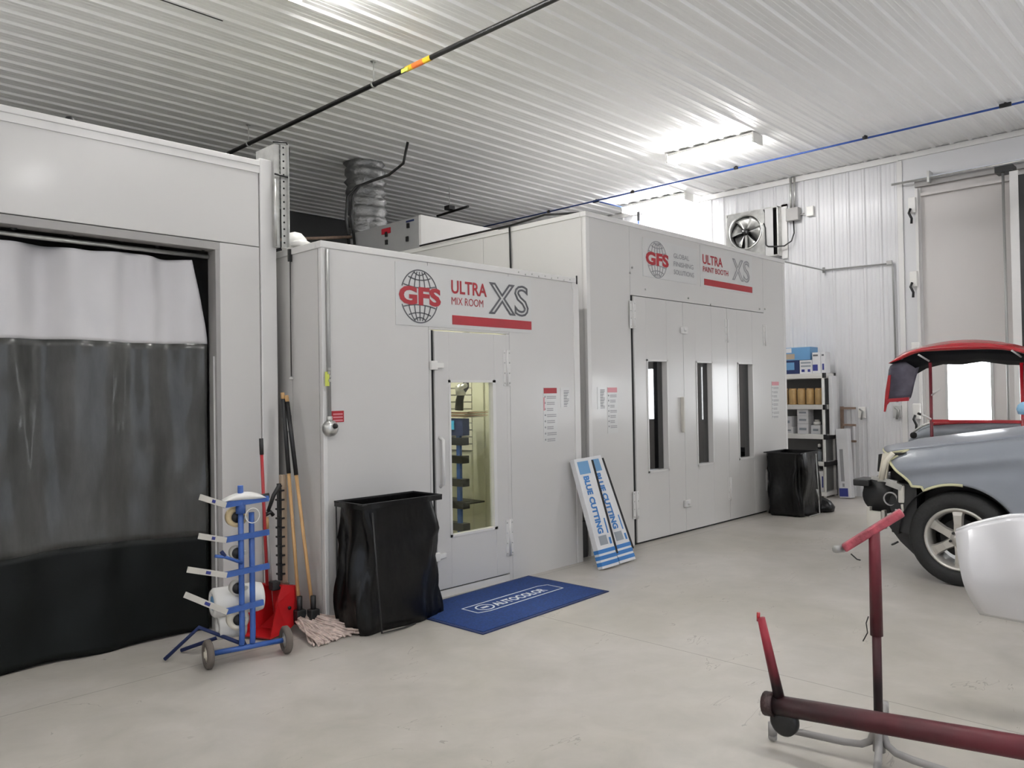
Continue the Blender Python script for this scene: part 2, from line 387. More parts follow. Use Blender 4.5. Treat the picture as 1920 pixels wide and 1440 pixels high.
# overhead door, with three tall panes low down
d1 = thing('door_1', 'tall pale overhead door with clear window panes low down', 'door', (XR-.02, 1.3, 0), kind='structure')
wins = [(2.75, 3.27), (1.48, 2.02), (.23, .77), (-1.02, -.48)]
mb = MB(); x0, x1 = XR-.012, XR+.03
ys = [-1.5]+[y for wn in sorted(wins) for y in wn]+[3.6]
mb.box(x0, -1.5, .01, x1, 3.6, 1.12); mb.box(x0, -1.5, 2.02, x1, 3.6, 4.5)
for k in range(0, len(ys), 2): mb.box(x0, ys[k], 1.12, x1, ys[k+1], 2.02)
obj('door_panel', mb, 'doorpanel', d1)
for a, b_ in wins:
    mb = MB(); fw = .035
    mb.box(x0-.02, a-fw, 1.12-fw, x0, b_+fw, 1.12); mb.box(x0-.02, a-fw, 2.02, x0, b_+fw, 2.02+fw)
    mb.box(x0-.02, a-fw, 1.12, x0, a, 2.02); mb.box(x0-.02, b_, 1.12, x0, b_+fw, 2.02)
    fr = obj('window_frame', mb, 'lightgrey', d1)
    tag(obj('pane', MB().box(x0+.01, a, 1.12, x0+.018, b_, 2.02), 'day', fr), 'window pane glowing with daylight')
mb = MB(); mb.box(XR-.09, -1.2, 4.42, XR-.03, 3.62, 4.50)
obj('header_seal', mb, 'trim_grey', d1)
obj('top_strut', MB().box(XR-.075, -1.5, 4.29, XR-.02, 3.55, 4.33), 'doorpanel', d1)
mb = MB()
for y in (3.58,): mb.box(XR-.10, y, .0, XR-.06, y+.035, 4.4)
obj('door_track', mb, 'trim', d1)
for z, kind in ((4.18, 0), (3.14, 0), (2.14, 0), (1.28, 1)):
    obj('roller_bracket', MB().box(XR-.13, 3.60, z-.12, XR-.05, 3.70, z+.1, bev=.01), 'white', d1)
    obj('roller', MB().tube([(XR-.15, 3.66, z-.06), (XR-.16, 3.68, z-.12), (XR-.14, 3.65, z-.2), (XR-.14, 3.655, z-.27)], .017), 'black_plastic', d1)
mb = MB().tube([(XR-.16, 3.9, 4.50), (XR-.16, -1.2, 4.50)], .016)
sh = obj('torsion_shaft', mb, 'steel', d1)
obj('shaft_bracket', MB().box(XR-.18, 3.40, 4.44, XR-.02, 3.43, 4.60), 'steel', sh)
sh2 = thing('door_column', 'tall dark steel column cut by the right edge of the view, in front of the overhead door', 'column', (XR-.3, 2.2, 0))
obj('column_body', MB().box(XR-.40, 2.02, 0, XR-.2, 2.305, 4.27), 'black_metal', sh2)
obj('column_flange', MB().box(XR-.41, 2.305, 0, XR-.2, 2.40, 4.33), 'trim', sh2)
obj('drive_rod', MB().tube([(XR-.36, 2.48, .0), (XR-.36, 2.48, 4.36)], .016), 'grey_pipe', sh2)
obj('top_bracket', MB().box(XR-.42, 2.36, 4.34, XR-.2, 2.56, 4.42), 'black_metal', sh2)

# ================================================================== CEILING LIGHTS
def ceiling_light():
    t = thing('ceiling_light', 'x', 'light', (0, 0, H))
    hb = MB().box(-.12, -.64, H-.06, .12, .64, H-.022, bev=.006); obj('housing', hb, 'white', t)
    for sx in (-1, 1):
        obj('end_cap', MB().box(-.13, sx*.645-.012, H-.15, .13, sx*.645+.012, H-.022), 'white', t)
    for x in (-.075, .075):
        mb = MB().tube([(x, -.61, H-.11), (x, .61, H-.11)], .017, 10); obj('tube', mb, 'tube', t)
    mb = MB(); n = 10
    mb.grid([[(.122*math.cos(PI*k/n), y, H-.06-.09*math.sin(PI*k/n)**.7 if 0 < k < n else H-.06) for k in range(n+1)] for y in (-.63, .63)])
    g, t_, *_r = glass_mat('light_diffuser', (.97, .97, .97), .2); obj('diffuser', mb, g, t)
    return t
lt = ceiling_light()
spots = [(9.60, 5.43, 'twin tube light on ceiling right of centre, nearest above the larger booth'),
         (11.62, 7.68, 'twin tube light close to the right wall, beyond the blue air pipe'),
         (3.33, 5.02, 'twin tube light whose end just touches the top edge of the view'),
         (3.35, 1.3, 'twin tube light overhead in the row above the viewpoint, outside the view'),
         (3.40, -2.1, 'twin tube light behind the viewpoint reflected in the left booth'),
         (9.60, -0.9, 'twin tube light above the grey car, outside the view'),
         (9.60, -3.8, 'added twin tube light in the far front corner, outside the view'),
         (-1.6, 1.6, 'added twin tube light left of the viewpoint, outside the view'),
         (-2.9, 5.4, 'added twin tube light above the curtained booth at far left, outside the view'),
         (-1.2, 8.6, 'added twin tube light above the curtained booth roof, deep behind its front, outside the view'),
         (-2.9, -2.6, 'added twin tube light in the left corner behind the viewpoint')]
for i, (x, y, lb) in enumerate(spots):  # lamps labelled added are unseen extras for fill light
    o = lt if i == 0 else copy_tree(lt)
    o.location = (x, y, H); o['label'] = lb; o['group'] = 'ceiling tube lights'

# ================================================================== LEFT CURTAINED BOOTH
YL = 5.28
pb = thing('prep_booth', 'large white enamel booth on the left with a curtained doorway', 'booth', (.8, YL, 0))
mb = MB(); mb.box(-1.6, YL, 2.70, 2.855, YL+.05, 3.285); mb.box(2.555, YL, 0, 2.855, YL+.05, 2.695)
mb.box(-1.6, YL, 0, -.7, YL+.05, 2.695)
obj('front_panel', mb, 'booth', pb, bevel=.004)
obj('corner_post', MB().box(2.86, YL-.012, 0, 2.985, YL+.11, 3.345, bev=.006), 'trim', pb)
mb = MB().box(-1.6, YL-.016, 3.285, 2.86, YL+.06, 3.325, bev=.004).box(-1.6, YL-.008, 3.235, 2.86, YL, 3.285)
obj('top_trim', mb, 'trim', pb)
obj('roof', MB().box(-1.6, YL+.05, 3.27, 2.97, YL+4.5, 3.31), 'booth', pb)
mb = MB().box(2.93, YL+.11, 0, 2.975, YL+4.5, 3.27).box(-1.6, YL+.05, 0, -1.56, YL+4.5, 3.27).box(-1.6, YL+4.46, 0, 2.97, YL+4.5, 3.27)
obj('side_panel', mb, 'booth', pb)
mb = MB().box(-.7, YL+.002, 2.64, 2.555, YL+.12, 2.695).box(2.525, YL+.002, 0, 2.555, YL+.12, 2.64).box(-.7, YL+.002, 0, -.67, YL+.12, 2.64)
obj('door_frame', mb, 'trim_grey', pb, bevel=.003)
obj('curtain_rail', MB().tube([(-.66, YL+.10, 2.60), (2.52, YL+.10, 2.60)], .014), 'steel', pb)
obj('roof_knob', MB().lathe([(0, .05), (.022, .05), (.03, .03), (.03, 0), (0, 0)], at(131, 226, 1, YL+.02)+V((0, 0, -.03)), UZ, 12), 'black_plastic', pb)

cu = thing('booth_curtain', 'heavy booth curtain, white on top, smoky clear in the middle and black below', 'curtain', (1, YL+.10, 0))
def cy(x, z):
    k = max(0, min(1, (z-.1)/2.5)); k2 = .25+.75*k
    f = math.sin(x*9.3+.6)*.5+math.sin(x*15.7+1.9+z*.5)*.3+math.sin(x*5.1)*.35
    s = .075*f*k2+.022*k2*k2*math.sin(x*23+1.2*math.sin(x*3)) + .02*noise.noise(V((x*2.5, z*1.3, 3)))+.012*noise.noise(V((x*7, z*4, 9)))
    return YL+.125+s
def edge_r(z):      # right edge of the cloth swings in towards the top
    if z > 2.0: return 2.50-.11*((z-2.0)/.58)**1.3
    return 2.50
def curt(name, zt, zb, m, n=150, rows=26):
    G = []
    for i in range(rows+1):
        row = []
        for j in range(n+1):
            u = j/n; z_t = zt(u); z_b = zb(u); z = z_t+(z_b-z_t)*i/rows
            x = -.64+(edge_r(z)+.64)*u
            row.append((x, cy(x, z), z))
        G.append(row)
    return obj(name, MB().grid(G), m, cu, solid=.003, recalc=False)
sag = lambda u: 2.575-.018*abs(math.sin(u*11.5*PI/2))
wl = lambda u: 1.985+.004*math.sin(u*20)
bl = lambda u: .685+.025*math.sin(u*9+1)-.02*u
top = curt('white_section', sag, wl, 'curtw')
curt('clear_section', wl, bl, 'vinyl', rows=30)
curt('black_section', bl, lambda u: .012+.006*math.sin(u*30), 'curtb', rows=16)
for px, py in ((29, 424), (137, 436), (233, 447), (304, 456), (383, 465), (-60, 415), (-160, 405)):
    p = at(px, py, 1, YL+.06); p.y = cy(p.x, p.z)-.004
    obj('grommet', MB().lathe([(0, 0), (.019, 0), (.019, -.006), (0, -.006)], p, UY, 14), 'black_metal', top)
obj('curtain_hook', MB().tube([(x, YL+.10, 2.615) if k == 0 else (x, YL+.06, 2.56) for x in (.9,) for k in (0, 1)], .004), 'steel', cu)
# edge strap hanging down the doorway's right side
obj('edge_tape', MB().box(2.515, YL+.03, .05, 2.53, YL+.034, 1.9), 'trim', cu)

# ================================================================== MIX ROOM
YM = 4.79; X0, X1 = 3.06, 5.88; ZM = 2.70
mr = thing('mix_room', 'smaller white booth with a single windowed door under a globe logo banner', 'booth', (4.47, YM, 0))
DX0, DX1, DZ = 4.075, 4.885, 2.115
mb = MB()
mb.box(X0+.004, YM, .0, X0+.96, YM+.05, ZM-.05); mb.box(X0+.963, YM, DZ+.01, 4.93, YM+.05, ZM-.05)
mb.box(4.933, YM, 0, X1, YM+.05, ZM-.05); mb.box(X0+.963, YM, 0, DX0-.03, YM+.05, DZ+.007); mb.box(DX1+.005, YM, 0, 4.93, YM+.05, DZ+.007)
obj('front_panel', mb, 'booth', mr)
obj('threshold', MB().box(DX0-.03, YM, 0, DX1+.005, YM+.05, .055), 'trim', mr)
obj('door_gap', MB().box(DX0-.03, YM+.012, .055, DX0, YM+.05, DZ+.005).box(DX0, YM+.02, .055, DX1, YM+.05, .066), 'gap', mr)
mb = MB().box(X0, YM+.052, 0, X0+.05, YM+.40, ZM-.05).box(X0, YM+.405, 0, X0+.05, YM+3.4, ZM-.05).box(X1-.05, YM+.052, 0, X1, YM+3.4, ZM-.05)
obj('side_panel', mb, 'booth', mr)
obj('corner_strip', MB().box(X0-.006, YM-.006, 0, X0+.028, YM+.03, ZM-.045, bev=.005), 'trim', mr)
obj('corner_strip', MB().box(X1-.075, YM-.008, 0, X1+.006, YM+.03, 2.62, bev=.005), 'trim', mr)
obj('roof', MB().box(X0+.04, YM+.04, ZM-.06, X1-.04, YM+3.4, ZM-.02), 'boothin', mr)
obj('back_panel', MB().box(X0+.05, YM+3.35, 0, X1-.05, YM+3.4, ZM-.05), 'boothin', mr)
obj('inner_lining', MB().box(X0+.05, YM+.055, 0, X0+.06, YM+3.3, ZM-.06).box(X1-.06, YM+.055, 0, X1-.05, YM+3.3, ZM-.06), 'boothin', mr)
mb = MB().box(X0-.012, YM-.012, ZM-.05, X1-.02, YM+.06, ZM, bev=.005).box(X0-.012, YM+.06, ZM-.05, X0+.05, YM+3.4, ZM, bev=.004).box(X1-.09, YM-.012, ZM-.11, X1-.01, YM+.03, ZM-.05)
tt = obj('top_trim', mb, 'trim', mr)
mb = MB()
for k in range(9):
    x = 5.05+k*.088; mb.cyl((x, YM-.017, ZM-.025-.012*(k % 2)), (x, YM-.01, ZM-.025-.012*(k % 2)), .007, 8)
obj('top_trim_screws', mb, 'steel', tt)
obj('trim_bolt', MB().cyl((X1-.03, YM-.014, ZM-.06), (X1-.03, YM-.014, ZM+.02), .008, 8), 'black_metal', mr)
# door with a tall window
dr = tag(obj('door', MB().box(DX0, YM-.006, .066, 4.225, YM+.035, DZ, bev=.003).box(4.735, YM-.006, .066, DX1, YM+.035, DZ, bev=.003)
         .box(4.225, YM-.005, .066, 4.735, YM+.035, .475, bev=.002).box(4.225, YM-.005, 1.715, 4.735, YM+.035, DZ, bev=.002), 'booth', mr))
mb = MB(); 
for a in ((4.215, .465, 4.235, 1.725), (4.71, .465, 4.745, 1.725), (4.215, .465, 4.745, .485), (4.215, 1.705, 4.745, 1.725)): mb.box(a[0], YM-.012, a[1], a[2], YM+.04, a[3])
obj('window_trim', mb, 'trim', dr)
obj('window_pane', MB().box(4.235, YM+.02, .485, 4.71, YM+.026, 1.705), 'glass', dr)
obj('door_handle', MB().tube([(4.115, YM-.005, 1.27), (4.115, YM-.05, 1.25), (4.115, YM-.05, .90), (4.115, YM-.005, .88)], .013), 'trim', dr)
for z in (1.84, .335):
    mb = MB().box(4.02, YM-.035, z-.035, 4.085, YM-.006, z+.035, bev=.006).box(4.085, YM-.028, z-.02, 4.155, YM-.006, z+.02, bev=.004)
    obj('latch', mb, 'white', mr)
for z in (1.83, .37):
    mb = MB().box(4.845, YM-.012, z-.155, 4.93, YM-.004, z+.155, bev=.003).cyl((4.887, YM-.016, z-.155), (4.887, YM-.016, z+.155), .010, 10)
    h = obj('hinge', mb, 'trim', mr)
    mb = MB()
    for dx in (-.03, .03):
        for dz in (-.13, -.045, .045, .13): mb.cyl((4.887+dx, YM-.017, z+dz), (4.887+dx, YM-.011, z+dz), .0065, 8)
    obj('hinge_bolt', mb, 'steel', h)
# banner: globe emblem, GFS, ULTRA MIX ROOM, XS, red bar
def globe(mb, cx, cz, y, rx, rz, lw):
    def arc(f, a0, a1, n=20):
        pts = [f(a0+(a1-a0)*k/n) for k in range(n+1)]
        for p, q in zip(pts, pts[1:]): mb.bar((p[0], y, p[1]), (q[0], y, q[1]), lw, .0015, up=UY)
    band = .34
    for s in (1, -1):
        th = math.asin(band)
        arc(lambda a: (cx+rx*math.cos(a), cz+s*rz*math.sin(a)), th, PI-th)
        for lat, half in ((.42, .86), (.72, .60), (.9, .30)):
            arc(lambda a: (cx+rx*half*a, cz+s*rz*(lat-.10*(1-a*a)) if True else 0), -1, 1, 10)
        for mer in (-.62, -.3, 0, .3, .62):
            arc(lambda a: (cx+rx*mer*math.sqrt(max(0, 1-a*a*.96)), cz+s*rz*a), band, .93, 8)
bn = obj('banner', MB().box(3.70, YM-.004, 2.145, 5.215, YM, 2.625), 'banner', mr)
y = YM-.006
mb = MB(); globe(mb, 3.935, 2.375, y, .185, .205, .009); obj('globe_emblem', mb, 'ink', bn)
obj('banner_lettering', MB().text('GFS', (3.73, y-.001, 2.305), UX, UZ, .42, .145, bold=.045).text('ULTRA', (4.262, y-.001, 2.425), UX, UZ, .40, .110, bold=.022).text('MIX ROOM', (4.264, y-.001, 2.335), UX, UZ, .355, .062), 'ink_red', bn)
obj('outline_lettering', MB().text('XS', (4.68, y-.001, 2.285), UX, UZ, .50, .275, outline=.024), 'ink', bn)
obj('red_bar', MB().box(4.27, y-.001, 2.175, 5.213, YM, 2.25), 'ink_red', bn)
# warning decals
def decal(name, parent, x, z, wd, ht, y, head, rows, icon=True):
    bs = obj(name, MB().box(x, y-.003, z-ht, x+wd, y, z), 'banner', parent)
    if head: obj('decal_heading', MB().box(x+.005, y-.004, z-.055, x+wd-.005, y, z-.005), head, bs)
    mb = MB(); zz = z-(.085 if head else .03); k = 0
    while zz > z-ht+.02:
        if icon: mb.cyl((x+.022, y-.0035, zz), (x+.022, y-.001, zz), .010, 8)
        for q in range(2): mb.box(x+.045, y-.0035, zz+.006-q*.016, x+wd*(.92-.22*((k*7+q*3) % 3)/2), y, zz-.002-q*.016)
        zz -= ht/rows; k += 1
    obj('decal_text', mb, 'ink_l', bs)
    return bs
decal('warning_decal', mr, 5.36, 1.66, .19, .50, YM, 'ink_red', 9)
decal('warning_decal', mr, 5.60, 1.655, .13, .18, YM, None, 7, icon=False)
obj('small_red_decal', MB().box(5.36, YM-.0045, 1.57, 5.375, YM, 1.45), 'ink_pink', mr)
# interior of the mix room
lm = thing('mix_room_lamp', 'warm tube lamp on the ceiling inside the mix room', 'light', (4.6, YM+1.4, ZM-.1))
obj('lamp_body', MB().box(4.0, YM+1.3, ZM-.11, 5.2, YM+1.5, ZM-.062), 'white', lm)
obj('lamp_tube', MB().tube([(4.05, YM+1.4, ZM-.13), (5.15, YM+1.4, ZM-.13)], .018), 'inlamp', lm)
mb = MB(); z = 1.01; xi = X1-.062
while z < 2.55: mb.box(xi-.022, 6.21, z, xi-.008, 7.9, z+.062); z += .075
sl = thing('slatwall_panel', 'pale slatwall panel inside the mix room, seen through its window', 'wall panel', (xi, 7, 1.0))
obj('slats', mb, 'slat', sl)
obj('groove_backing', MB().box(xi-.008, 6.21, 1.0, xi-.002, 7.9, 2.6), 'trim_grey', sl)
tag(obj('inner_partition', MB().box(xi-.02, 6.03, 0, xi-.002, 6.20, 2.5).box(xi-.05, 6.195, 0, xi-.002, 6.208, 1.0), 'boothin', base=(xi, 6.1, 0)), 'cream cover panel in front of the slatwall inside the mix room', 'panel')
rk = thing('paint_mixing_rack', 'blue paint mixing rack with dark shelves, seen through the mix room window', 'rack', (5.3, 6.3, 0))
for y_ in (5.86, 6.9): obj('upright', MB().box(5.30, y_, 0, 5.33, y_+.05, 1.35), 'blue', rk)
for z in (.30, .52, .74, .97, 1.15):
    obj('rack_shelf', MB().box(5.28, 5.80, z-.045, 5.37, 7.1, z+.03), 'black_metal', rk)
obj('rack_head', MB().box(5.28, 5.79, 1.20, 5.37, 7.1, 1.37), 'mat_edge', rk)
obj('rack_tray', MB().box(5.27, 5.72, .53, 5.5, 6.2, .545), 'black_metal', rk)
tag(obj('card', MB().box(5.262, 5.90, 1.26, 5.272, 6.05, 1.35), 'skyblue', base=(5.26, 5.95, 1.26)), 'bright sky blue card on the front of the mixing rack', 'card')
ps = thing('paper_stack', 'rumpled peach paper stack on top of the mixing rack', 'paper', (5.4, 5.95, 1.38))
random.seed(3)
for k in range(5):
    a = random.uniform(-.2, .2); c = V((5.42, 5.98, 1.38+k*.014)); R = Matrix.Translation(c) @ Matrix.Rotation(a, 4, 'Z') @ Matrix.Translation(-c)
    obj('sheet', MB().box(5.28, 5.74, c.z, 5.58, 6.15, c.z+.006, mtx=R), 'peach' if k % 2 else 'offwhite', ps)
gn = thing('spray_gun', 'dark spray gun with bottle standing above the mixing rack', 'tool', (5.4, 5.95, 1.46))
obj('gun_body', MB().tube([(5.40, 5.97, 1.45), (5.40, 5.96, 1.55), (5.40, 5.93, 1.63), (5.40, 5.86, 1.69), (5.38, 5.84, 1.76)], .045, r_end=.03), 'black_metal', gn)
obj('gun_cup', MB().lathe([(0, 0), (.05, 0), (.055, .09), (.03, .12), (0, .12)], (5.38, 5.92, 1.60), UZ, 16), 'steel', gn)
obj('gun_nozzle', MB().cyl((5.36, 5.95, 1.66), (5.34, 5.80, 1.70), .025, 10), 'steel', gn)

# things on the mix room's left corner
cn = thing('alarm_conduit', 'grey conduit ending in a round bell on the mix room left corner', 'conduit', (3.10, YM-.02, 1.4))
obj('pipe', MB().tube([(3.095, YM-.022, 2.64), (3.095, YM-.022, 1.45)], .013), 'grey_pipe', cn)
obj('bell', MB().lathe([(0, .05), (.03, .048), (.055, .03), (.06, 0), (.05, 0), (0, 0)], (3.103, YM-.006, 1.385), -UY, 20), 'steel', cn)
obj('bell_cap', MB().lathe([(0, .075), (.014, .07), (.02, .05), (0, .05)], (3.115, YM-.006, 1.40), -UY, 12), 'black_metal', cn)
obj('connector', MB().cyl((3.095, YM-.022, 1.47), (3.095, YM-.022, 1.43), .02, 12), 'steel', cn)
mb = MB()
for k, (dx, dz) in enumerate(((-.012, .085), (-.018, .06), (-.005, .035), (-.012, .005))): mb.box(3.088+dx, YM-.05, 1.715+dz-.01, 3.105+dx, YM-.034, 1.715+dz+.008)
tg = thing('pipe_tag', 'small yellow tag tied on the conduit of the mix room left corner', 'tag', (3.085, YM-.045, 1.69))
obj('tag_clip', mb, 'steel', tg)
obj('tag_card', MB().box(3.05, YM-.043, 1.68, 3.083, YM-.040, 1.78), 'ygreen', tg)
sg = thing('fire_notice', 'small red notice beside the round bell on the mix room', 'sign', (3.17, YM-.003, 1.44))
obj('notice_plate', MB().box(3.125, YM-.004, 1.425, 3.225, YM, 1.505), 'ink_red', sg)
mb = MB()
for k in range(3): mb.box(3.135, YM-.005, 1.487-k*.022, 3.215, YM-.004, 1.477-k*.022)
obj('notice_text', mb, 'ink_pink', sg)
cb = thing('pull_cable', 'thin cable with a ring down the left side of the mix room', 'cable', (3.05, 5.18, 1.75))
obj('cord', MB().tube([(3.045, 5.18, 2.66), (3.045, 5.185, 2.2), (3.042, 5.18, 1.76)], .004, 6), 'black_metal', cb)
obj('ring', MB().lathe([(0, 0), (.016, .004), (.016, .016), (0, .02)], (3.042, 5.18, 1.735), UZ, 12), 'white', cb)
obj('clip', MB().box(3.03, 5.17, 2.60, 3.055, 5.19, 2.69), 'black_metal', cb)
sw = thing('wall_bracket', 'small grey bracket on mix room side behind the mop handles', 'bracket', (3.05, 5.27, 1.4))
obj('bracket_plate', MB().box(3.02, 5.22, 1.36, 3.058, 5.27, 1.47, bev=.006), 'white', sw)
obj('bracket_clip', MB().box(3.0, 5.21, 1.455, 3.058, 5.25, 1.475), 'grey_pipe', sw)

# on top of the mix room
wb = tag(obj('white_hood', MB().lathe([(.09, 0), (.10, .03), (.085, .10), (.05, .14), (0, .155)], (3.17, 5.32, ZM+.003), UZ, 18), 'white', base=(3.17, 5.32, ZM)), 'white dome shaped hood lying on the mix room roof at the left', 'hood')
tag(obj('white_bag', MB().lathe([(0, 0), (.07, .005), (.075, .03), (.04, .05), (0, .055)], (3.10, 5.12, ZM+.003), UZ, 14), 'white', base=(3.10, 5.12, ZM)), 'crumpled white bag beside the dome shaped hood', 'bag')
ai = thing('angle_upright', 'perforated steel upright rising between the two booths', 'upright', (2.99, 5.18, 2.7))
mb = MB().box(3.00, 5.215, 2.705, 3.045, 5.22, 3.46).box(3.04, 5.18, 2.705, 3.045, 5.22, 3.46)
o = obj('angle_iron', mb, 'steel', ai)
mb = MB()
for k in range(15): mb.cyl((3.02, 5.212, 2.74+k*.05), (3.02, 5.216, 2.74+k*.05), .007, 8)
obj('punched_holes', mb, 'gap', o)
obj('duct_section', MB().box(2.955, 5.235, 2.705, 2.998, 5.50, 3.46).cyl((2.955, 5.225, 2.71), (2.955, 5.225, 3.2), .012, 8), 'steel', ai)
obj('cable_wrap', MB().tube([(2.93, 5.20, 3.46), (3.03, 5.19, 3.475), (3.06, 5.20, 3.44), (3.06, 5.22, 3.2)], .006, 6).tube([(2.94, 5.2, 3.23), (3.05, 5.19, 3.22)], .007, 6), 'black_metal', ai)

# ================================================================== PAINT BOOTH
YP = 4.88; B0, B1, ZP = 6.13, 10.50, 3.39
bo = thing('paint_booth', 'larger white booth with three folding door leaves under two logo banners', 'booth', (8.3, YP, 0))
G0, G1, DT = 6.90, 9.86, 2.62
mb = MB()
mb.box(B0, YP, 0, 6.86, YP+.05, ZP-.04); mb.box(G1+.004, YP, 0, B1, YP+.05, ZP-.04); mb.box(6.863, YP, DT+.01, G1, YP+.05, ZP-.04)
obj('front_panel', mb, 'booth', bo)
mb = MB().box(B0, YP+.053, 0, B0+.05, YP+1.45, ZP-.04).box(B0, YP+1.455, 0, B0+.05, YP+5, ZP-.04).box(B1-.05, YP+.053, 0, B1, YP+5, ZP-.04).box(B0, YP+4.95, 0, B1, YP+5, ZP-.04)
obj('side_panel', mb, 'booth', bo)
obj('roof', MB().box(B0+.04, YP+.04, ZP-.05, B1-.04, YP+5, ZP-.02), 'booth', bo)
mb = MB().box(B0-.01, YP-.012, ZP-.04, B1+.01, YP+.06, ZP+.01, bev=.004).box(B0-.012, YP+.06, ZP-.04, B0+.05, YP+5, ZP+.01, bev=.004).box(B1-.05, YP+.06, ZP-.04, B1+.012, YP+5, ZP+.01, bev=.004)
obj('top_trim', mb, 'trim', bo)
obj('corner_strip', MB().box(B0-.006, YP-.006, 0, B0+.05, YP+.03, ZP-.04, bev=.005), 'trim', bo)
obj('corner_strip', MB().box(B1-.05, YP-.006, 0, B1+.006, YP+.03, ZP-.04, bev=.005), 'trim', bo)
obj('door_gap', MB().box(6.861, YP+.005, 0, G0, YP+.05, DT+.005).box(G0, YP+.01, 0, G1, YP+.05, .018), 'gap', bo)
leaves = [(G0, 7.855, 7.12, 7.52), (7.86, 8.86, 8.12, 8.49), (8.865, G1, 9.11, 9.51)]
for i, (a, b_, wa, wb_) in enumerate(leaves):
    z0, z1 = .735, 1.955
    mb = MB().box(a, YP-.012, .02, wa, YP+.04, DT, bev=.003).box(wb_, YP-.012, .02, b_, YP+.04, DT, bev=.003).box(wa, YP-.011, .02, wb_, YP+.04, z0, bev=.002).box(wa, YP-.011, z1, wb_, YP+.04, DT, bev=.002)
    dl = obj('door', mb, 'booth', bo)
    mb = MB(); q = .018
    mb.box(wa, YP-.02, z0, wa+q, YP+.055, z1); mb.box(wb_-q, YP-.02, z0, wb_, YP+.055, z1); mb.box(wa, YP-.02, z0, wb_, YP+.055, z0+q); mb.box(wa, YP-.02, z1-q, wb_, YP+.055, z1)
    obj('window_frame', mb, 'trim', dl)
    obj('window_pane', MB().box(wa+q, YP+.045, z0+q, wb_-q, YP+.051, z1-q), 'darkglass', dl)
obj('door_handle', MB().box(7.775, YP-.055, 1.14, 7.805, YP-.012, 1.54, bev=.008), 'bone', bo)
def hinge(x, z, ht, wd=.09, n=4):
    h = obj('hinge', MB().box(x-wd/2, YP-.018, z-ht/2, x+wd/2, YP-.011, z+ht/2, bev=.003).cyl((x, YP-.024, z-ht/2), (x, YP-.024, z+ht/2), .011, 10), 'trim', bo)
    mb = MB()
    for k in range(n):
        for s in (-1, 1): mb.cyl((x+s*wd*.32, YP-.021, z-ht*.42+ht*.84*k/(n-1)), (x+s*wd*.32, YP-.017, z-ht*.42+ht*.84*k/(n-1)), .007, 8)
    obj('hinge_bolt', mb, 'steel', h)
for z in (2.42, .42): hinge(6.88, z, .29, .11)
for z in (2.34, .40): hinge(8.862, z, .28)
for z in (2.33, .42): hinge(9.862, z, .28)
for z in (2.30, .33):
    obj('latch', MB().box(7.80, YP-.04, z-.04, 7.92, YP-.012, z+.04, bev=.008).cyl((7.86, YP-.055, z), (7.86, YP-.04, z), .018, 12), 'trim', bo)
# header bolts
mb = MB()
for x, z in ((6.86, 2.86), (6.90, 2.92), (7.14, 2.71), (8.0, 2.68), (8.5, 2.64), (9.75, 2.67), (9.9, 2.68)): mb.cyl((x, YP-.014, z), (x, YP-.002, z), .011, 8)
obj('header_bolt', mb, 'steel', bo)
b1 = obj('banner', MB().box(7.10, YP-.004, 2.85, 8.20, YP, 3.27), 'banner', bo)
b2 = obj('banner', MB().box(8.28, YP-.004, 2.84, 9.56, YP, 3.335), 'banner', bo)
y = YP-.006
mb = MB(); globe(mb, 7.375, 3.055, y, .19, .20, .010); obj('globe_emblem', mb, 'ink_l', b1)
obj('banner_lettering', MB().text('GFS', (7.15, y-.001, 2.985), UX, UZ, .45, .145, bold=.045), 'ink_red', b1)
mb = MB()
for k, s in enumerate(('GLOBAL', 'FINISHING', 'SOLUTIONS')): mb.text(s, (7.70, y-.001, 3.112-k*.092), UX, UZ, (.33, .42, .43)[k], .055, bold=.012)
obj('small_lettering', mb, 'ink_l', b1)
obj('banner_lettering', MB().text('ULTRA', (8.33, y-.001, 3.115), UX, UZ, .47, .115, bold=.02).text('PAINT BOOTH', (8.335, y-.001, 3.022), UX, UZ, .60, .065, bold=.012), 'ink_red', b2)
obj('outline_lettering', MB().text('XS', (9.03, y-.001, 2.985), UX, UZ, .46, .28, outline=.022), 'ink_l', b2)
obj('red_bar', MB().box(8.36, y-.001, 2.865, 9.555, YP, 2.94), 'ink_red', b2)
decal('warning_decal', bo, 6.43, 1.66, .17, .47, YP, 'ink_pink', 9)
decal('warning_decal', bo, 6.27, 1.66, .13, .22, YP, None, 8, icon=False)
decal('warning_decal', bo, 10.05, 1.72, .22, .50, YP, 'ink_pink', 9)
# blocker strip seen in gap between the booths
obj('joining_strip', MB().box(5.886, YP+.30, 0, B0, YP+.34, 2.52), 'trim_grey', bo)

# roof unit behind the mix room
ah = thing('air_unit', 'pale metal air make up unit standing behind the mix room beside the paint booth', 'air unit', (7.2, 9, 0))
obj('front_face', MB().box(6.145, 7.43, 3.40, 9.0, 7.47, 3.80), 'trim', ah)
obj('unit_body', MB().box(6.14, 7.472, 3.40, 9.0, 8.9, 3.79), 'unit', ah)
mb = MB()
for y_, z in ((7.66, 3.70), (7.68, 3.54), (8.1, 3.56), (8.1, 3.66)): mb.box(6.12, y_-.02, z-.03, 6.14, y_+.02, z+.03)
obj('latch', mb, 'black_metal', ah)
obj('nameplate', MB().box(6.13, 7.55, 3.745, 6.139, 7.70, 3.765), 'mat_edge', ah)
obj('red_label', MB().box(6.13, 8.02, 3.67, 6.139, 8.20, 3.74), 'ink_red', ah)
mb = MB()
for k in range(1): mb.box(6.14, 8.92, 3.40, 6.8, 9.8, 3.62)
obj('low_section', mb, 'unit', ah)
random.seed(11)
G = []
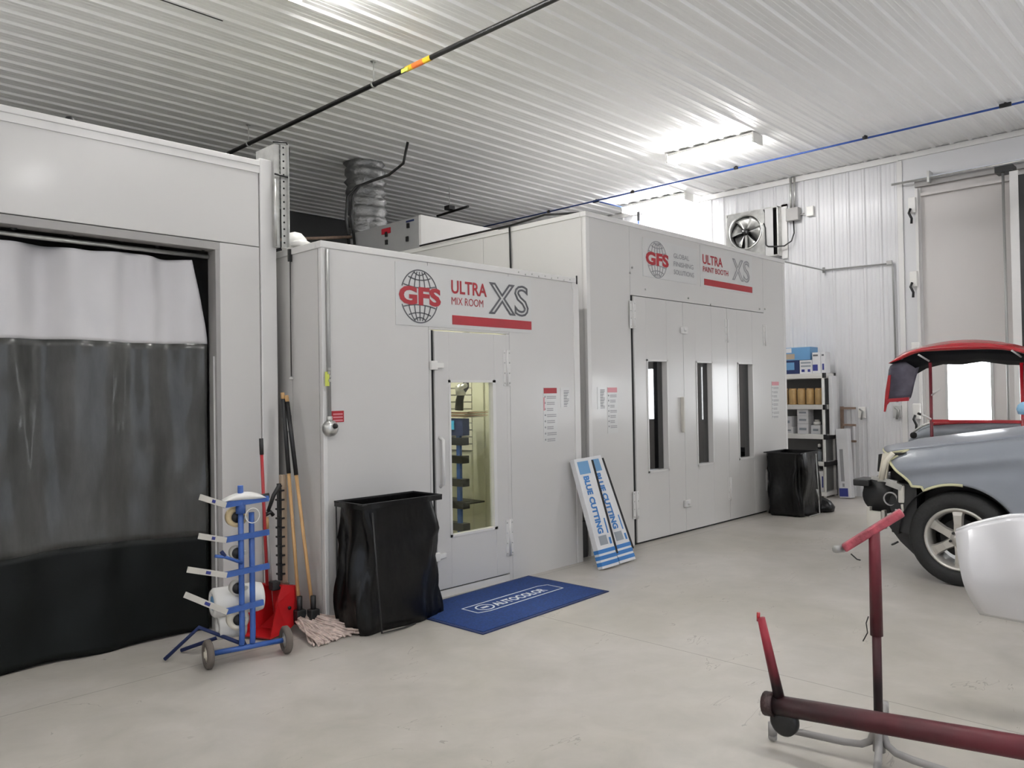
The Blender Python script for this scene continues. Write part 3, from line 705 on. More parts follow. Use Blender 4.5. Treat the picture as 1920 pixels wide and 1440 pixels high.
for i in range(25):
    a = i/24; row = []
    for j in range(20):
        th = 2*PI*j/20; r = .27+.03*math.sin(i*2.4)+.03*noise.noise(V((i*.7, j*.9, 0)))
        c = V((6.7, 9.25+.1*a, 3.63+1.3*a))
        row.append(c+V((r*math.cos(th), r*math.sin(th), 0)))
    G.append(row)
tag(obj('flexible_duct', MB().grid(G, closed=True), 'foil', base=(6.7, 9.25, 3.63)), 'crinkled silver foil duct rising from the air unit to the ceiling', 'duct')
hz = thing('black_hoses', 'pair of black hoses rising from the air unit and running along the ceiling', 'hose', (6.1, 8.7, 3.7))
for dy in (0, .13):
    obj('hose', MB().tube([(6.10, 8.75+dy, 3.62), (6.08, 8.78+dy, 4.0), (6.10, 8.77+dy, 4.28), (6.16, 8.70+dy*.6, 4.40), (6.35, 8.72, 4.50), (6.45, 8.45, 4.55), (6.50, 8.2, 4.66), (6.5, 8.1, 4.92)], .018, 8), 'black_metal', hz)
tag(obj('roof_pipe', MB().tube([(3.3, 9.6, 3.35), (5.2, 9.1, 3.62), (6.12, 8.85, 3.74)], .02), 'brown', base=(3.3, 9.6, 3.35)), 'brown pipe lying on an angle behind the mix room roof', 'pipe')
cr = thing('ceiling_clamp', 'black pipe stub and clamp under the ceiling behind the paint booth', 'pipe', (7.3, 7.9, 4.5))
obj('stub_pipe', MB().tube([at(820, 405, 2, 4.55), at(878, 387, 2, 4.55)], .02), 'black_metal', cr)
obj('clamp', MB().box(*(at(843, 390, 2, 4.6)-V((.06, .06, .03))), *(at(843, 390, 2, 4.6)+V((.06, .06, .03)))), 'black_metal', cr)
obj('hanger', MB().tube([at(843, 390, 2, 4.6), V((at(843, 390, 2, 4.6).x, at(843, 390, 2, 4.6).y, H))], .005), 'steel', cr)
hs = thing('roof_cable', 'black cable draped along the paint booth roof edge with one end hanging down', 'cable', (6.1, 6, 3.4))
obj('cable_run', MB().tube([(6.10, 7.40, 3.41), (6.10, 6.5, 3.412), (6.11, 5.9, 3.415), (6.12, 5.4, 3.45), (6.2, 5.02, 3.415), (6.6, 4.97, 3.413), (7.4, 4.97, 3.411)], .012, 8), 'black_metal', hs)
obj('hanging_end', MB().tube([(6.095, 5.89, 3.41), (6.10, 5.89, 3.2), (6.108, 5.89, 2.72)], .010, 8), 'black_metal', hs)

# ================================================================== PIPES AND CEILING THINGS
bp = thing('black_gas_pipe', 'long black pipe with a yellow label hung under the ceiling', 'pipe', (4.7, 5, 4.69))
obj('pipe', MB().tube([(4.7, 12.5, 4.70), (4.7, -3, 4.685)], .024, 12), 'black_metal', bp)
for y_ in (6.38, 8.92):
    h = obj('hanger_rod', MB().tube([(4.7, y_, 4.72), (4.7, y_, H)], .005, 6), 'steel', bp)
    obj('hanger_ring', MB().lathe([(.028, -.012), (.034, -.012), (.034, .012), (.028, .012)], (4.7, y_, 4.695), UY, 16, closed=True), 'steel', h)
    obj('ceiling_plate', MB().cyl((4.7, y_, H-.028), (4.7, y_, H-.02), .03, 12), 'steel', h)
lb = obj('label_band', MB().lathe([(.026, 0), (.026, .36)], (4.7, 5.50, 4.692), UY, 16), 'yellow', bp)
obj('label_text', MB().lathe([(.0265, 0), (.0265, .16)], (4.7, 5.60, 4.692), UY, 16), 'orange', lb)
obj('label_tab', MB().box(4.665, 5.80, 4.655, 4.672, 5.90, 4.69), 'ygreen', lb)
zb = 4.90
bl_ = thing('blue_air_pipe', 'slim blue compressed air pipe with black clips under the ceiling', 'pipe', (10.75, 5, zb))
obj('pipe', MB().tube([(10.80, 11.5, zb), (10.72, -3, zb)], .013, 10), 'bluepipe', bl_)
for px_, py_, big in ((1885, 197, 1), (1622, 258, 0), (1380, 315, 0), (1186, 360, 0), (1118, 377, 1), (1029, 397, 0)):
    p = at(px_, py_, 2, zb)
    ln = .06 if big else .028
    obj('pipe_clip', MB().cyl((p.x, p.y-ln, zb), (p.x, p.y+ln, zb), .026 if big else .022, 12).box(p.x-.01, p.y-.012, zb, p.x+.01, p.y+.012, H-.02), 'black_plastic', bl_)
obj('branch_pipe', MB().tube([(10.80, 8.35, zb), (11.93, 8.30, zb), (11.97, 8.30, zb-.03), (11.97, 8.30, 4.3), (11.97, 8.3, 3.0)], .012, 8), 'bluepipe', bl_)
obj('branch_elbow', MB().tube([(11.93, 8.30, zb), (11.97, 8.30, zb-.02), (11.97, 8.30, 4.72)], .022, 8), 'black_plastic', bl_)
tag(obj('ceiling_slot', MB().box(2.2, 6.60, H-.024, 3.25, 6.612, H-.0), 'black_metal', base=(2.7, 6.6, H)), 'short dark slot along a ceiling rib near the top edge of the view', 'slot')

# ================================================================== RIGHT WALL THINGS
XW = XR-.02
fn = thing('exhaust_fan', 'square steel wall exhaust fan high on the right wall', 'fan', (XW, 6.1, 4.15))
FY0, FY1, FZ0, FZ1 = 5.60, 6.50, 3.72, 4.50
xf = XW-.16
mb = MB().box(xf, FY0, FZ1-.02, XW, FY1, FZ1).box(xf, FY0, FZ0, XW, FY1, FZ0+.02).box(xf, FY1-.02, FZ0, XW, FY1, FZ1).box(xf, FY0, FZ0, XW, FY0+.02, FZ1)
obj('housing', mb, 'steel', fn, bevel=.003)
FC = V((xf, 6.15, 4.17)); fr_ = .27
# plate with round hole
ang = [2*PI*k/48 for k in range(48)]
mb = MB(); inner = []; outer = []
pw0, pw1 = 5.82, 6.48
for a in ang:
    c, s = math.cos(a), math.sin(a)
    inner.append((xf, FC.y+fr_*c, FC.z+fr_*s))
    ty = ((pw1-FC.y) if c > 0 else (FC.y-pw0))/max(abs(c), 1e-6); tz = ((FZ1-.02-FC.z) if s > 0 else (FC.z-FZ0-.02))/max(abs(s), 1e-6)
    t = min(ty, tz); outer.append((xf, FC.y+t*c, FC.z+t*s))
mb.grid([inner+[inner[0]], outer+[outer[0]]], smooth=False)
obj('fan_plate', mb, 'steel', fn, solid=.004)
obj('fan_ring', MB().lathe([(fr_, -.02), (fr_+.02, -.025), (fr_+.02, 0), (fr_, .10), (fr_-.006, .10), (fr_-.006, 0)], FC, UX, 40, closed=True), 'steel', fn)
obj('motor', MB().lathe([(0, -.06), (.05, -.06), (.055, 0), (.055, .05), (0, .05)], FC+V((.03, 0, 0)), UX, 20), 'black_metal', fn)
for k in range(6):
    a0 = 2*PI*k/6+.3; G = []
    for i in range(6):
        r = .05+i*.04; w_ = .40+.12*i/5
        G.append([FC+V((.05+.05*math.sin(s*1.3), r*math.cos(a0+s*w_), r*math.sin(a0+s*w_))) for s in (-1, -.5, 0, .5, 1)])
    obj('fan_blade', MB().grid(G), 'steel', fn, solid=.003)
obj('motor_bracket', MB().box(xf+.01, FC.y-.02, FZ0+.02, xf+.03, FC.y+.02, FC.z), 'steel', fn)
obj('back_shutter', MB().box(XW-.01, FY0+.02, FZ0+.02, XW, FY1-.02, FZ1-.02), 'black_metal', fn)
obj('side_panel', MB().box(xf, 5.68, FZ0+.02, xf+.006, 5.815, FZ1-.02), 'lightgrey', fn)
obj('junction_tab', MB().box(xf-.02, 5.84, 4.24, xf, 5.90, 4.27), 'white', fn)
obj('opening_frame', MB().box(XW-.03, FY0-.09, FZ0-.04, XW, FY0-.0, FZ1+.04).box(XW-.03, FY0-.09, FZ1, XW, FY1, FZ1+.035), 'trim', fn)
jb = thing('junction_box', 'grey junction box on the right wall with twin conduits rising to ceiling', 'junction box', (XW-.05, 5.37, 4.35))
obj('box', MB().box(XW-.12, 5.29, 4.24, XW-.0, 5.49, 4.44, bev=.008), 'trim_grey', jb)
for y_ in (5.37, 5.43): obj('conduit', MB().tube([(XW-.05, y_, 4.44), (XW-.05, y_, H-.02)], .016), 'steel', jb)
obj('fan_cable', MB().tube([(XW-.06, 5.39, 4.24), (XW-.06, 5.385, 4.05), (XW-.08, 5.42, 3.93), (XW-.12, 5.52, 3.86), (xf-.02, 5.62, 3.86), (xf-.015, 5.76, 3.88), (xf-.015, 5.80, 3.91), (xf-.015, 5.805, 4.18), (xf-.015, 5.83, 4.255)], .011, 8), 'black_metal', jb)
obj('side_nipple', MB().tube([(XW-.05, 5.29, 4.32), (XW-.05, 5.22, 4.33)], .01), 'trim_grey', jb)
ol = thing('socket_plate', 'white socket plate right of the grey junction box', 'socket', (XW, 5.15, 4.35))
obj('plate', MB().box(XW-.05, 5.08, 4.28, XW, 5.19, 4.43, bev=.006), 'white', ol)
xc = XW-.02
cdt = thing('wall_conduit', 'thin grey conduit from paint booth along right wall then down', 'conduit', (xc, 4.5, 3.4))
obj('conduit_run', MB().tube([(B1+.01, 4.94, 3.40), (xc-.03, 4.955, 3.42), (xc, 4.94, 3.42), (xc, 3.98, 3.40)], .011, 8), 'grey_pipe', cdt)
obj('conduit_drop', MB().tube([(xc, 3.97, 3.44), (xc, 3.95, 3.35), (xc, 3.93, 1.40)], .013, 8), 'grey_pipe', cdt)
obj('conduit_elbow', MB().box(xc-.02, 3.955, 3.38, xc+.01, 4.03, 3.44, bev=.006), 'grey_pipe', cdt)
obj('conduit_elbow', MB().cyl((xc, 4.95, 3.38), (xc, 4.95, 3.46), .02, 8), 'grey_pipe', cdt)
for (pa, pb_, lab, knd) in (((1610, 763), (1624, 784), 'white wall socket with a bulky plug right of the shelf', 0), ((1675, 760), (1692, 783), 'coiled fitting at the foot of the thin wall conduit', 1)):
    a = at(*pa, 0, XW); b_ = at(*pb_, 0, XW)
    t = thing('wall_socket' if knd == 0 else 'hose_coupler', lab, 'socket' if knd == 0 else 'coupler', ((XW), (a.y+b_.y)/2, b_.z))
    obj('plate', MB().box(XW-.03, b_.y, b_.z, XW, a.y, a.z, bev=.006), 'white' if knd == 0 else 'lightgrey', t)
    obj('plug', MB().tube([(XW-.05, (a.y+b_.y)/2+.02, a.z-.03), (XW-.07, (a.y+b_.y)/2-.03, (a.z+b_.z)/2+.02), (XW-.05, (a.y+b_.y)/2, b_.z-.02)], .014 if knd == 0 else .018), 'grey_pipe', t)

# ================================================================== SHELF CORNER
XS0, XS1, YS0, YS1 = 11.58, 11.98, 4.80, 5.72
sf = thing('storage_shelf', 'light grey plastic shelving unit with dark mesh sides against the right wall', 'shelf', (11.78, 5.2, 0))
levels = [(1.84, .075), (1.375, .07), (.935, .07), (.53, .06), (.085, .06)]
for z, th in levels:
    obj('shelf_board', MB().box(XS0, YS0, z-th, XS1, YS1, z, bev=.006), 'white', sf)
for (x, y_) in ((XS0+.025, YS0+.03), (XS1-.025, YS0+.03), (XS0+.025, YS1-.03), (XS1-.025, YS1-.03)):
    obj('post', MB().tube([(x, y_, 0), (x, y_, 1.80)], .022, 10), 'white', sf)
obj('side_sheet', MB().box(XS0+.05, YS0+.035, .10, XS1-.05, YS0+.045, 1.76).box(XS1-.02, YS0+.05, .10, XS1-.01, YS1-.05, 1.76), 'slate', sf)
for z in (1.81, 1.34, .90, .50):
    obj('corner_connector', MB().box(XS0-.004, YS0-.012, z-.04, XS0+.05, YS0+.03, z+.035, bev=.004), 'black_plastic', sf)
    obj('corner_connector', MB().box(XS1-.05, YS0-.012, z-.04, XS1, YS0+.03, z+.035, bev=.004), 'black_plastic', sf)
for z in (.86, .47): obj('dark_crossbar', MB().box(XS0+.02, YS0-.02, z, XS1-.02, YS0, z+.06), 'black_plastic', sf)
# flat long box strapped on the shelf side
lbx = thing('flat_carton', 'long pale flat carton standing on the dark crossbar at the shelf side', 'carton', (11.74, YS0-.05, .92))
obj('carton_body', MB().box(11.68, YS0-.075, .925, 11.86, YS0-.02, 1.80, bev=.004), 'carton', lbx)
def carton(name, lab, cat, x0, x1, y0, y1, z0, z1, m, group, marks=()):
    t = thing(name, lab, cat, ((x0+x1)/2, (y0+y1)/2, z0), group)
    bd = obj('carton_body', MB().box(x0, y0, z0, x1, y1, z1, bev=.003), m, t)
    for (ma, mz, mb_, mz1, mm) in marks:   # on the -x face, fractions from the right (low y)
        obj('printed_mark', MB().box(x0-.002, y0+(y1-y0)*ma, z0+(z1-z0)*mz, x0+.001, y0+(y1-y0)*mb_, z0+(z1-z0)*mz1), mm, bd)
    return t
g = 'cartons on the top shelf'
zt = 1.842
carton('carton', 'dark blue carton, lower of the two at the left end of the top shelf', 'carton', 11.62, 11.9, 5.19, 5.50, zt, zt+.205, 'mat_edge', g, [(.25, .3, .85, .85, 'print_lblue')])
carton('carton', 'light blue carton with an orange picture, topmost on the shelf', 'carton', 11.62, 11.9, 5.02, 5.50, zt+.207, zt+.40, 'print_lblue', g, [(.5, .08, 1, .5, 'cbrown'), (.6, .6, .95, .95, 'carton')])
carton('carton', 'white carton with grey printing in the middle of the top shelf', 'carton', 11.62, 11.9, 4.995, 5.185, zt, zt+.20, 'carton', g, [(.1, .75, .9, .88, 'print_grey'), (.1, .5, .9, .62, 'print_grey'), (.15, .12, .35, .32, 'print_navy'), (.6, .12, .85, .32, 'print_navy')])
carton('carton', 'tall white carton with a purple block on the top shelf', 'carton', 11.62, 11.9, 4.865, 4.99, zt, zt+.31, 'carton', g, [(.35, .12, .95, .42, 'print_navy'), (.3, .82, .9, .9, 'ink')])
carton('carton', 'narrow white carton at the right end of the top shelf', 'carton', 11.62, 11.8, 4.795, 4.86, zt, zt+.31, 'carton', g, [(.3, .15, .7, .45, 'print_navy'), (.3, .82, .8, .9, 'ink')])
for k in range(5):
    y_ = 4.93+k*.135
    t = thing('tan_can', ['tan can at the right end of the second shelf', 'tan can next to the right end one, second shelf', 'tan can in the middle of the second shelf', 'tan can left of the middle, second shelf', 'tan can half hidden by the booth, second shelf'][k], 'can', (11.75, y_, 1.377), 'tan cans on the second shelf')
    obj('can_body', MB().lathe([(0, 0), (.058, 0), (.06, .01), (.06, .21), (.055, .235), (0, .235)], (11.70, y_, 1.377), UZ, 18), 'tan', t)
    obj('can_lid', MB().lathe([(0, .245), (.05, .245), (.056, .235), (0, .235)], (11.70, y_, 1.377), UZ, 18), 'wood', t)
g = 'small white boxes on the third shelf'
for k, (y0, y1, z0, z1, lb_) in enumerate(((5.32, 5.50, 0, .10, 'low white box at the left of the third shelf'), (5.34, 5.50, .102, .26, 'white box stacked on the low box at the left of the third shelf'),
        (5.08, 5.25, 0, .15, 'bottom white box of the middle stack, third shelf'), (5.08, 5.25, .152, .27, 'second white box of the middle stack, third shelf'), (5.08, 5.25, .272, .37, 'top white box of the middle stack, third shelf'), (4.90, 5.04, 0, .13, 'white box at the right of the third shelf'))):
    t = thing('small_box', lb_, 'box', (11.75, (y0+y1)/2, .937+z0), g)
    bd = obj('box_body', MB().box(11.64, y0, .937+z0, 11.84, y1, .937+z1, bev=.003), 'carton', t)
    obj('box_print', MB().box(11.638, y0+.03, .937+z0+(z1-z0)*.35, 11.641, y1-.03, .937+z0+(z1-z0)*.6), 'print_grey', bd)
t = thing('white_jar', 'white jar with lid on top of the right box, third shelf', 'jar', (11.74, 4.97, 1.069))
obj('jar_body', MB().lathe([(0, 0), (.05, 0), (.05, .05), (0, .05)], (11.70, 4.97, 1.069), UZ, 16), 'white', t)
obj('jar_lid', MB().lathe([(0, .05), (.035, .05), (.035, .08), (0, .08)], (11.70, 4.97, 1.069), UZ, 16), 'bone', t)
t = thing('spray_bottle', 'small bottle with a white cap on the fourth shelf', 'bottle', (11.70, 4.93, .532))
obj('bottle_body', MB().lathe([(0, 0), (.035, 0), (.035, .13), (.02, .16), (.018, .18), (0, .18)], (11.67, 4.93, .532), UZ, 14), 'print_grey', t)
obj('collar', MB().lathe([(0, .18), (.03, .18), (.03, .21), (0, .21)], (11.67, 4.93, .532), UZ, 14), 'black_plastic', t)
obj('cap', MB().lathe([(0, .21), (.022, .21), (.022, .25), (0, .26)], (11.67, 4.93, .532), UZ, 14), 'white', t)
t = thing('sander', 'dark power sander lying on the fourth shelf', 'tool', (11.72, 5.25, .532))
obj('sander_body', MB().lathe([(0, 0), (.07, 0), (.07, .05), (.05, .11), (0, .13)], (11.68, 5.22, .55), UZ, 16), 'trim_grey', t)
obj('sander_pad', MB().lathe([(0, 0), (.085, 0), (.085, .018), (0, .018)], (11.68, 5.22, .532), UZ, 18), 'black_plastic', t)
obj('sander_hose', MB().tube([(11.68, 5.16, .60), (11.66, 5.05, .57), (11.66, 5.0, .545)], .018), 'black_plastic', t)
g = 'cartons on the bottom shelf'
carton('carton', 'white carton with a blue stripe, left one on the bottom shelf', 'carton', 11.62, 11.9, 4.95, 5.25, .087, .40, 'carton', g, [(.05, .2, .25, .75, 'print_navy')])
carton('carton', 'white carton with a blue stripe, right one on the bottom shelf', 'carton', 11.62, 11.9, 4.855, 4.935, .087, .39, 'carton', g, [(.1, .2, .35, .75, 'print_navy')])
lc = thing('long_carton', 'tall white carton with a purple end leaning beside the shelf', 'carton', (11.75, 4.55, 0))
c0 = V((11.76, 4.53, 0)); R = Matrix.Translation(c0) @ Matrix.Rotation(math.radians(-3.5), 4, 'X') @ Matrix.Rotation(math.radians(3), 4, 'Y') @ Matrix.Translation(-c0)
bd = obj('carton_body', MB().box(11.70, 4.49, .01, 11.84, 4.66, 1.02, bev=.005, mtx=R), 'carton', lc)
obj('purple_end', MB().box(11.697, 4.53, .03, 11.70, 4.655, .15, mtx=R), 'print_navy', bd)
obj('printed_mark', MB().box(11.697, 4.57, .25, 11.70, 4.62, .72, mtx=R).box(11.697, 4.575, .17, 11.70, 4.605, .22, mtx=R), 'ink_l', bd)
wr = thing('wooden_rack', 'brown wooden ladder rack between the shelf and the wall', 'rack', (12.0, 4.6, 0))
obj('rail', MB().box(11.94, 4.68, 0, 11.98, 4.72, 1.34), 'brown', wr)
for z in (1.31, 1.06, .82): obj('rung', MB().box(11.945, 4.50, z-.012, 11.975, 4.72, z+.02), 'brown', wr)

# ================================================================== BIN BAGS
def bag_mesh(x0, x1, y0, y1, zt, bulge, seed, side=1.0):
    G = []; n = 48; rows = 18
    cx, cy_ = (x0+x1)/2, (y0+y1)/2; a, b_ = (x1-x0)/2, (y1-y0)/2
    for i in range(rows+1):
        t = i/rows; z = zt*(1-t)+.004
        k = 1+bulge*math.sin(min(1, t*1.05)*PI*.62)**1.6
        row = []
        for j in range(n):
            th = 2*PI*j/n; c, s = math.cos(th), math.sin(th)
            e = .35 if t < .3 else .5
            px_ = a*(abs(c)**e)*(1 if c > 0 else -1); py_ = b_*(abs(s)**e)*(1 if s > 0 else -1)
            kx = k*(side if c > 0 else 1)
            if side == 1 or c <= 0: kx = k if c > 0 else 1+(k-1)*.25
            kx = k if c > 0 else 1+(k-1)*.2
            nz = (noise.noise(V((c*2.2+seed, s*2.2, z*2.2)))*.075+noise.noise(V((c*5+seed, s*5, z*3)))*.045)*min(1, t*4)
            f = 1+nz/max(a, .2)
            row.append((cx+px_*kx*f, cy_+py_*(1+(k-1)*.25)*f, z))
        G.append(row)
    bot = [(cx+(p[0]-cx)*.3, cy_+(p[1]-cy_)*.3, .004) for p in G[-1]]
    G.append(bot)
    return MB().grid(G, closed=True)
b1_ = thing('rubbish_bin', 'wide black bag lined rubbish bin with wire stand left of the mix room door', 'bin', (3.5, 4.56, 0))
obj('bag', bag_mesh(3.105, 3.75, 4.41, 4.72, .87, .22, 1.0), 'bag', b1_)
def rim(x0, x1, y0, y1, z, w_=.03, h=.02):
    mb = MB(); mb.box(x0-w_/2, y0-w_/2, z, x1+w_/2, y0+w_/2, z+h); mb.box(x0-w_/2, y1-w_/2, z, x1+w_/2, y1+w_/2, z+h)
    mb.box(x0-w_/2, y0+w_/2, z, x0+w_/2, y1-w_/2, z+h); mb.box(x1-w_/2, y0+w_/2, z, x1+w_/2, y1-w_/2, z+h); return mb
obj('top_frame', rim(3.10, 3.79, 4.40, 4.72, .872, .012, .012), 'black_plastic', b1_)
obj('rolled_bag_lip', bag_mesh(3.09, 3.80, 4.39, 4.73, .14, .0, 4.0).b and MB().grid([[(x, y_, z) for (x, y_) in ((3.095, 4.395), (3.3, 4.39), (3.6, 4.392), (3.795, 4.395), (3.798, 4.56), (3.795, 4.725), (3.5, 4.725), (3.095, 4.725), (3.092, 4.56))] for z in (.880, .865, .845)], closed=True), 'bag', b1_)
obj('wire_leg', MB().tube([(3.17, 4.385, .82), (3.19, 4.37, .4), (3.215, 4.36, .012), (3.40, 4.355, .010), (3.52, 4.38, .01)], .006, 8), 'black_metal', b1_)
obj('wire_leg', MB().tube([(3.12, 4.74, .84), (3.12, 4.74, .012), (3.5, 4.75, .01)], .006, 8), 'black_metal', b1_)
b2_ = thing('rubbish_bin', 'black bag lined rubbish bin with wire stand by the right end of the paint booth', 'bin', (9.95, 4.55, 0))
# second bin: same kind, turned; built in its own place
obj('bag', bag_mesh(9.62, 10.22, 4.30, 4.80, .80, .06, 7.0), 'bag', b2_)
obj('bag_skirt', MB().lathe([(0, .0), (.16, .01), (.17, .06), (.12, .13), (.05, .17), (0, .18)], (10.32, 4.35, .003), UZ, 16), 'bag', b2_)
obj('top_frame', rim(9.62, 10.22, 4.31, 4.79, .795, .012, .012), 'black_plastic', b2_)
obj('wire_leg', MB().tube([(9.98, 4.265, .78), (10.0, 4.25, .3), (10.02, 4.25, .012), (9.75, 4.26, .01)], .008, 8), 'grey_pipe', b2_)
obj('wire_leg', MB().tube([(9.95, 4.25, .33), (10.0, 4.25, .2)], .012, 8), 'grey_pipe', b2_)

# ================================================================== FLOOR MAT
fm = thing('floor_mat', 'royal blue entrance mat with white framed lettering at the mix room door', 'mat', (4.4, 4.33, 0))
mc = [V((3.66, 3.845, 0)), V((5.125, 3.905, 0)), V((5.11, 4.775, 0)), V((3.645, 4.715, 0))]
mu_, mv = (mc[1]-mc[0]).normalized(), (mc[3]-mc[0]).normalized()
obj('mat_base', MB().poly([p+V((0, 0, .001)) for p in mc], (0, 0, .006)), 'mat_edge', fm)
ins = .03
q = [mc[0]+mu_*ins+mv*ins, mc[1]-mu_*ins+mv*ins, mc[2]-mu_*ins-mv*ins, mc[3]+mu_*ins-mv*ins]
pl = obj('carpet_pile', MB().poly([p+V((0, 0, .007)) for p in q], (0, 0, .003)), 'matblue', fm)
LZ = V((0, 0, .0108))
o0 = mc[0]+LZ; 
A_ = lambda u, v: o0+mu_*u+mv*v
mb = MB()
fx0, fx1, fy0, fy1 = .33, 1.30, .345, .545
for a, b_ in (((fx0+.1, fy0), (fx1, fy0)), ((fx1, fy0), (fx1, fy1-.03)), ((fx1, fy1-.03), (fx1-.09, fy1)), ((fx1-.09, fy1), (fx0, fy1)), ((fx0, fy1), (fx0, fy0+.03)), ((fx0, fy0+.03), (fx0+.1, fy0))):
    mb.bar(A_(*a), A_(*b_), .011, .001)
obj('mat_border', mb, 'mat_white', pl)
mb = MB().text('AUTOCOLOR', A_(.565, .39), mu_, mv, .60, .095, bold=.03)
obj('mat_lettering', mb, 'mat_white', pl)
mb = MB(); n = 28; c0 = (.475, .445)
for k in range(n):
    a0, a1 = 2*PI*k/n, 2*PI*(k+1)/n
    mb.bar(A_(c0[0]+.075*math.cos(a0), c0[1]+.065*math.sin(a0)), A_(c0[0]+.075*math.cos(a1), c0[1]+.065*math.sin(a1)), .014, .001)
mb.bar(A_(.44, .445), A_(.51, .445), .03, .001); obj('mat_emblem', mb, 'mat_white', pl)

# ================================================================== LEANING FILTER CARTONS
def leaning_carton(lab, foot, top_y, wd, L, dep, tiltx):
    """foot = front bottom-left corner; leans back to the booth"""
    t = thing('printed_carton', lab, 'carton', foot, 'tall printed cartons leaning at the paint booth')
    f = V(foot); up = V((tiltx, top_y-f.y, 0)); hz = math.sqrt(max(0, L*L-up.x**2-up.y**2)); up = V((up.x, up.y, hz)).normalized()
    u = V((1, -.09, 0)); u = (u-up*u.dot(up)).normalized(); n_ = u.cross(up)      # n_ points to viewer (-y)
    P3 = lambda a, b_, c: f+u*a+up*b_-n_*c
    if n_.y > 0: n_ = -n_
    P3 = lambda a, b_, c: f+u*a+up*b_-n_*c
    def slab(mb, a0, b0, a1, b1, c0, c1):
        vs = [P3(a, b_, c) for c in (c0, c1) for (a, b_) in ((a0, b0), (a1, b0), (a1, b1), (a0, b1))]
        v = [mb.b.verts.new(p) for p in vs]
        for ix in ((0, 1, 2, 3), (7, 6, 5, 4), (0, 4, 5, 1), (1, 5, 6, 2), (2, 6, 7, 3), (3, 7, 4, 0)): mb.b.faces.new([v[i] for i in ix])
        return mb
    bd = obj('carton_body', slab(MB(), 0, 0, wd, L, 0, dep), 'carton', t, bevel=.003)
    mb = MB()
    for k in range(3): slab(mb, -.001, .025+k*.055, wd+.001, .060+k*.055, -.0015, dep)
    obj('blue_band', mb, 'print_blue', bd)
    e = -.002
    obj('picture', slab(MB(), .03, L-.15, wd-.05, L-.03, e, 0), 'print_lblue', bd)
    mb = MB().text('BLUE CUTTING', P3(wd*.26, L-.17, e), -up, u, L*.53, wd*.34, bold=.05)
    obj('carton_lettering', mb, 'print_blue', bd)
    obj('grey_block', slab(MB(), .05, .205, wd-.07, .29, e, 0), 'print_grey', bd)
    obj('small_print', slab(slab(MB(), wd-.045, .20, wd-.02, .26, e, 0), wd-.045, .30, wd-.03, .44, e, 0), 'print_blue', bd)
    obj('open_slot', slab(MB(), wd-.004, .10, wd+.034, L-.03, .006, dep*.9), 'gap', bd)
    return t
leaning_carton('white and blue printed carton leaning at the gap, left of the two', (5.69, 4.40, .015), 4.70, .225, 1.02, .06, -.02)
leaning_carton('white and blue printed carton leaning on the paint booth, right of the two', (5.98, 4.42, .015), 4.80, .225, 1.04, .06, -.02)
tag(obj('dark_board', MB().box(5.90, 4.90, 0, 6.1, 4.93, .35), 'black_plastic', base=(6.0, 4.92, 0)), 'dark offcut in the gap behind the printed cartons', 'board')

# ================================================================== BLUE TAPE TROLLEY
T0 = V((2.36, 4.56, 0)); ta = V((.979, -.20, 0)).normalized(); tb = V((.20, .979, 0)).normalized()
TP = lambda a, b_, z: T0+ta*a+tb*b_+UZ*z
tr = thing('masking_trolley', 'blue wheeled masking paper trolley with white cutter bars', 'trolley', T0)
for a in (-.03, .035):
    obj('post', MB().tube([TP(a, .02, 1.07 if a < 0 else .90), TP(a, .02, .5), TP(a, .02, .16), TP(a-.01, .0, .10)], .017, 12), 'blue', tr)
obj('post_collar', MB().cyl(TP(-.03, .02, .90), TP(-.03, .02, .97), .03, 12), 'blue', tr)
obj('axle_bar', MB().tube([TP(-.22, 0, .085), TP(.22, 0, .085)], .016), 'blue', tr)
ends = [(375, 932, .975, -.005), (373, 1005, .765, .0), (352, 1068, .555, .0), (347, 1115, .335, 0)]
for k, (px_, py_, z, _) in enumerate(ends):
    obj('crossbar', MB().bar(TP(-.14, -.01, z-.012), TP(.14 if k != 3 else .10, .02, z+.002), .022, .034), 'blue', tr)
    p0 = at(px_, py_, 1, 4.52); p1 = TP(-.13, -.02, z-.012)
    cb_ = obj('cutter_bar', MB().bar(p0, p1, .012, .034), 'bone', tr)
    d_ = (p1-p0); mid = p0+d_*.45; nn = V((0, -1, 0))
    obj('bar_print', MB().bar(mid+nn*.008, mid+d_*.12+nn*.008, .002, .018), 'print_navy', cb_)
obj('brace_arm', MB().tube([TP(-.03, 0, .60), TP(-.14, -.03, .655), TP(-.20, -.04, .67)], .010), 'blue', tr)
obj('brace_arm', MB().tube([TP(-.14, -.03, .66), TP(-.16, -.03, .69)], .012), 'mat_edge', tr)
for z in (.87, .655, .44, .25):
    obj('spindle', MB().tube([TP(0, .02, z), TP(-.02, .10, z)], .012), 'steel', tr)
for s in (-1, 1):
    wc = TP(s*.235, 0, .085)
    w_ = obj('wheel', MB().lathe([(.05, -.018), (.075, -.02), (.085, -.012), (.085, .012), (.075, .02), (.05, .018)], wc, ta, 28, closed=True), mat('worn_tyre', (.13, .11, .095), .8), tr)
    obj('wheel_hub', MB().lathe([(0, -.02), (.02, -.022), (.022, -.014), (.052, -.010), (.052, .010), (.022, .014), (.02, .022), (0, .02)], wc, ta, 24), 'offwhite' if s < 0 else 'trim_grey', w_)
for a0 in (-.20, .12):
    obj('rear_leg', MB().tube([TP(-.02, 0, .10), TP(-.24 if a0 < 0 else .0, .20, .20 if a0 < 0 else .14), TP(-.42 if a0 < 0 else -.30, .30 if a0 < 0 else .42, .014)], .012), 'mat_edge', tr)
